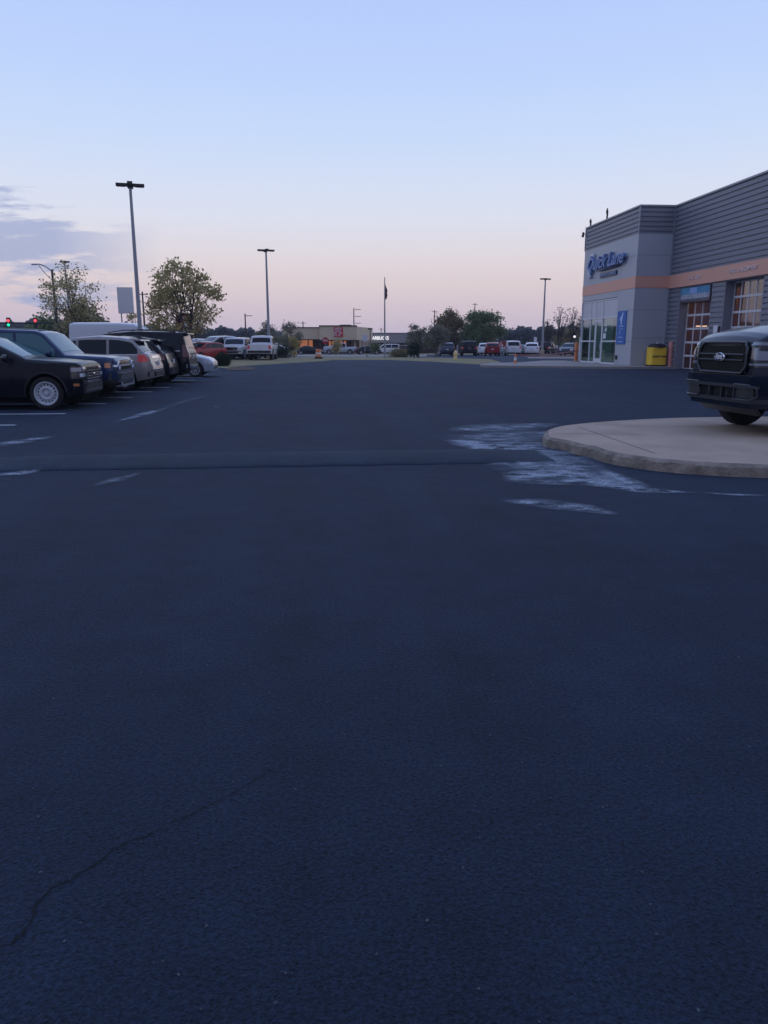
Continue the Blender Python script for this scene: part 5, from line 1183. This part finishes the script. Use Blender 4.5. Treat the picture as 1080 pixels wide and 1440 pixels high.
# ------------------------------------------------------------------ SKY
w=bpy.data.worlds.new('World');S.world=w;w.use_nodes=True
n=w.node_tree.nodes;l=w.node_tree.links;n.clear()
out=n.new('ShaderNodeOutputWorld');bg=n.new('ShaderNodeBackground');l.new(bg.outputs[0],out.inputs[0])
tc=n.new('ShaderNodeTexCoord');sx=n.new('ShaderNodeSeparateXYZ');l.new(tc.outputs['Generated'],sx.inputs[0])
def mth(op,a,b_=None,clamp=False):
    x=n.new('ShaderNodeMath');x.operation=op;x.use_clamp=clamp
    for i,v_ in enumerate((a,b_)):
        if v_ is None: continue
        if isinstance(v_,(int,float)): x.inputs[i].default_value=v_
        else: l.new(v_,x.inputs[i])
    return x.outputs[0]
def lin(c): return tuple(((v/255+.055)/1.055)**2.4 if v/255>.04045 else v/255/12.92 for v in c)
ramp=n.new('ShaderNodeValToRGB');cr_=ramp.color_ramp
stops=[(0.0,(192,183,205)),(.035,(214,198,209)),(.068,(229,213,215)),(.10,(232,222,226)),(.15,(225,229,244)),(.23,(205,223,253)),(.30,(192,214,255)),(.365,(184,207,255)),(.55,(168,192,252)),(.75,(156,184,248)),(1.0,(148,177,245))]
cr_.elements[0].position=0;cr_.elements[0].color=(*lin(stops[0][1]),1);cr_.elements[1].position=1;cr_.elements[1].color=(*lin(stops[-1][1]),1)
for p_,c_ in stops[1:-1]:
    e_=cr_.elements.new(p_);e_.color=(*lin(c_),1)
l.new(sx.outputs['Z'],ramp.inputs[0])
# bank of blue grey cloud low in the left half of the view
yp=mth('MAXIMUM',sx.outputs['Y'],.05);u_=mth('DIVIDE',sx.outputs['X'],yp);e1=mth('DIVIDE',sx.outputs['Z'],yp)
cb=n.new('ShaderNodeCombineXYZ');l.new(mth('MULTIPLY',u_,5.0),cb.inputs[0]);l.new(mth('MULTIPLY',e1,26),cb.inputs[1]);cb.inputs[2].default_value=3.3
nz=n.new('ShaderNodeTexNoise');nz.inputs['Scale'].default_value=1.35;nz.inputs['Detail'].default_value=6;nz.inputs['Roughness'].default_value=.62;l.new(cb.outputs[0],nz.inputs['Vector'])
left=rng(u_,-.19,-.32,0,1,n,l)
bias=mth('ADD',nz.outputs['Fac'],mth('ADD',rng(e1,.045,.10,-.09,.09,n,l),rng(e1,.115,.185,0,-.30,n,l)))
msk=mth('MULTIPLY',rng(bias,.47,.56,0,1,n,l),left)
mxc=n.new('ShaderNodeMix');mxc.data_type='RGBA';mxc.inputs['B'].default_value=(*lin((162,175,212)),1)
l.new(ramp.outputs[0],mxc.inputs['A']);l.new(mth('MULTIPLY',msk,.8),mxc.inputs['Factor'])
# physical sky adds a little of its own colour
sk=n.new('ShaderNodeTexSky');sk.sky_type='NISHITA';sk.sun_disc=False;sk.sun_elevation=R(1.5);sk.sun_rotation=R(200)
mxs=n.new('ShaderNodeMix');mxs.data_type='RGBA';mxs.blend_type='ADD';mxs.inputs['Factor'].default_value=.0006;rear=n.new('ShaderNodeMix');rear.data_type='RGBA';rear.inputs['B'].default_value=(*lin((190,205,240)),1);l.new(mxc.outputs['Result'],rear.inputs['A']);hl=mth('SQRT',mth('ADD',mth('MULTIPLY',sx.outputs['X'],sx.outputs['X']),mth('MULTIPLY',sx.outputs['Y'],sx.outputs['Y'])));az_=mth('DIVIDE',sx.outputs['Y'],mth('MAXIMUM',hl,.01));l.new(mth('MULTIPLY',rng(az_,.84,.2,0,1,n,l),rng(sx.outputs['Z'],.95,.5,0,1,n,l)),rear.inputs['Factor']);bk=n.new('ShaderNodeMix');bk.data_type='RGBA';bk.inputs['B'].default_value=(*lin((134,143,180)),1);l.new(rear.outputs['Result'],bk.inputs['A']);l.new(mth('MULTIPLY',rng(az_,-.1,-.85,0,1,n,l),rng(sx.outputs['Z'],.9,.45,0,1,n,l)),bk.inputs['Factor']);l.new(bk.outputs['Result'],mxs.inputs['A']);l.new(sk.outputs[0],mxs.inputs['B'])
l.new(mxs.outputs['Result'],bg.inputs['Color']);bg.inputs['Strength'].default_value=1.0
sl=bpy.data.lights.new('sun','SUN');sl.energy=.05;sl.angle=R(25);sl.color=(1,.82,.78);so=bpy.data.objects.new('sun',sl);COL.objects.link(so)
so.rotation_euler=(R(78),0,R(200)-math.pi)
hz=MB();hz.bb((-420,-60,-6),(420,330,30));hm_=bpy.data.materials.new('haze_air');hm_.use_nodes=True;n=hm_.node_tree.nodes;l=hm_.node_tree.links;n.clear()
o_=n.new('ShaderNodeOutputMaterial');pv=n.new('ShaderNodeVolumePrincipled');pv.inputs['Color'].default_value=(.80,.85,1,1);pv.inputs['Density'].default_value=.0004;l.new(pv.outputs[0],o_.inputs['Volume'])
ho=hz.build('haze',hm_);tag(ho,None,None,None,'stuff')
# ------------------------------------------------------------------ CAMERA
cam=bpy.data.cameras.new('camera');co=bpy.data.objects.new('camera',cam);COL.objects.link(co);S.camera=co
co.location=(0,0,H);co.rotation_euler=(math.pi/2-TH,0,YAW)
cam.sensor_fit='VERTICAL';cam.sensor_height=36;cam.lens=F/1440*36;cam.clip_end=4000;cam.clip_start=.05
S.view_settings.view_transform='Standard';S.view_settings.look='None';S.view_settings.exposure=0;S.view_settings.gamma=1
S.cycles.max_bounces=6;S.cycles.transparent_max_bounces=12;S.cycles.use_denoising=True
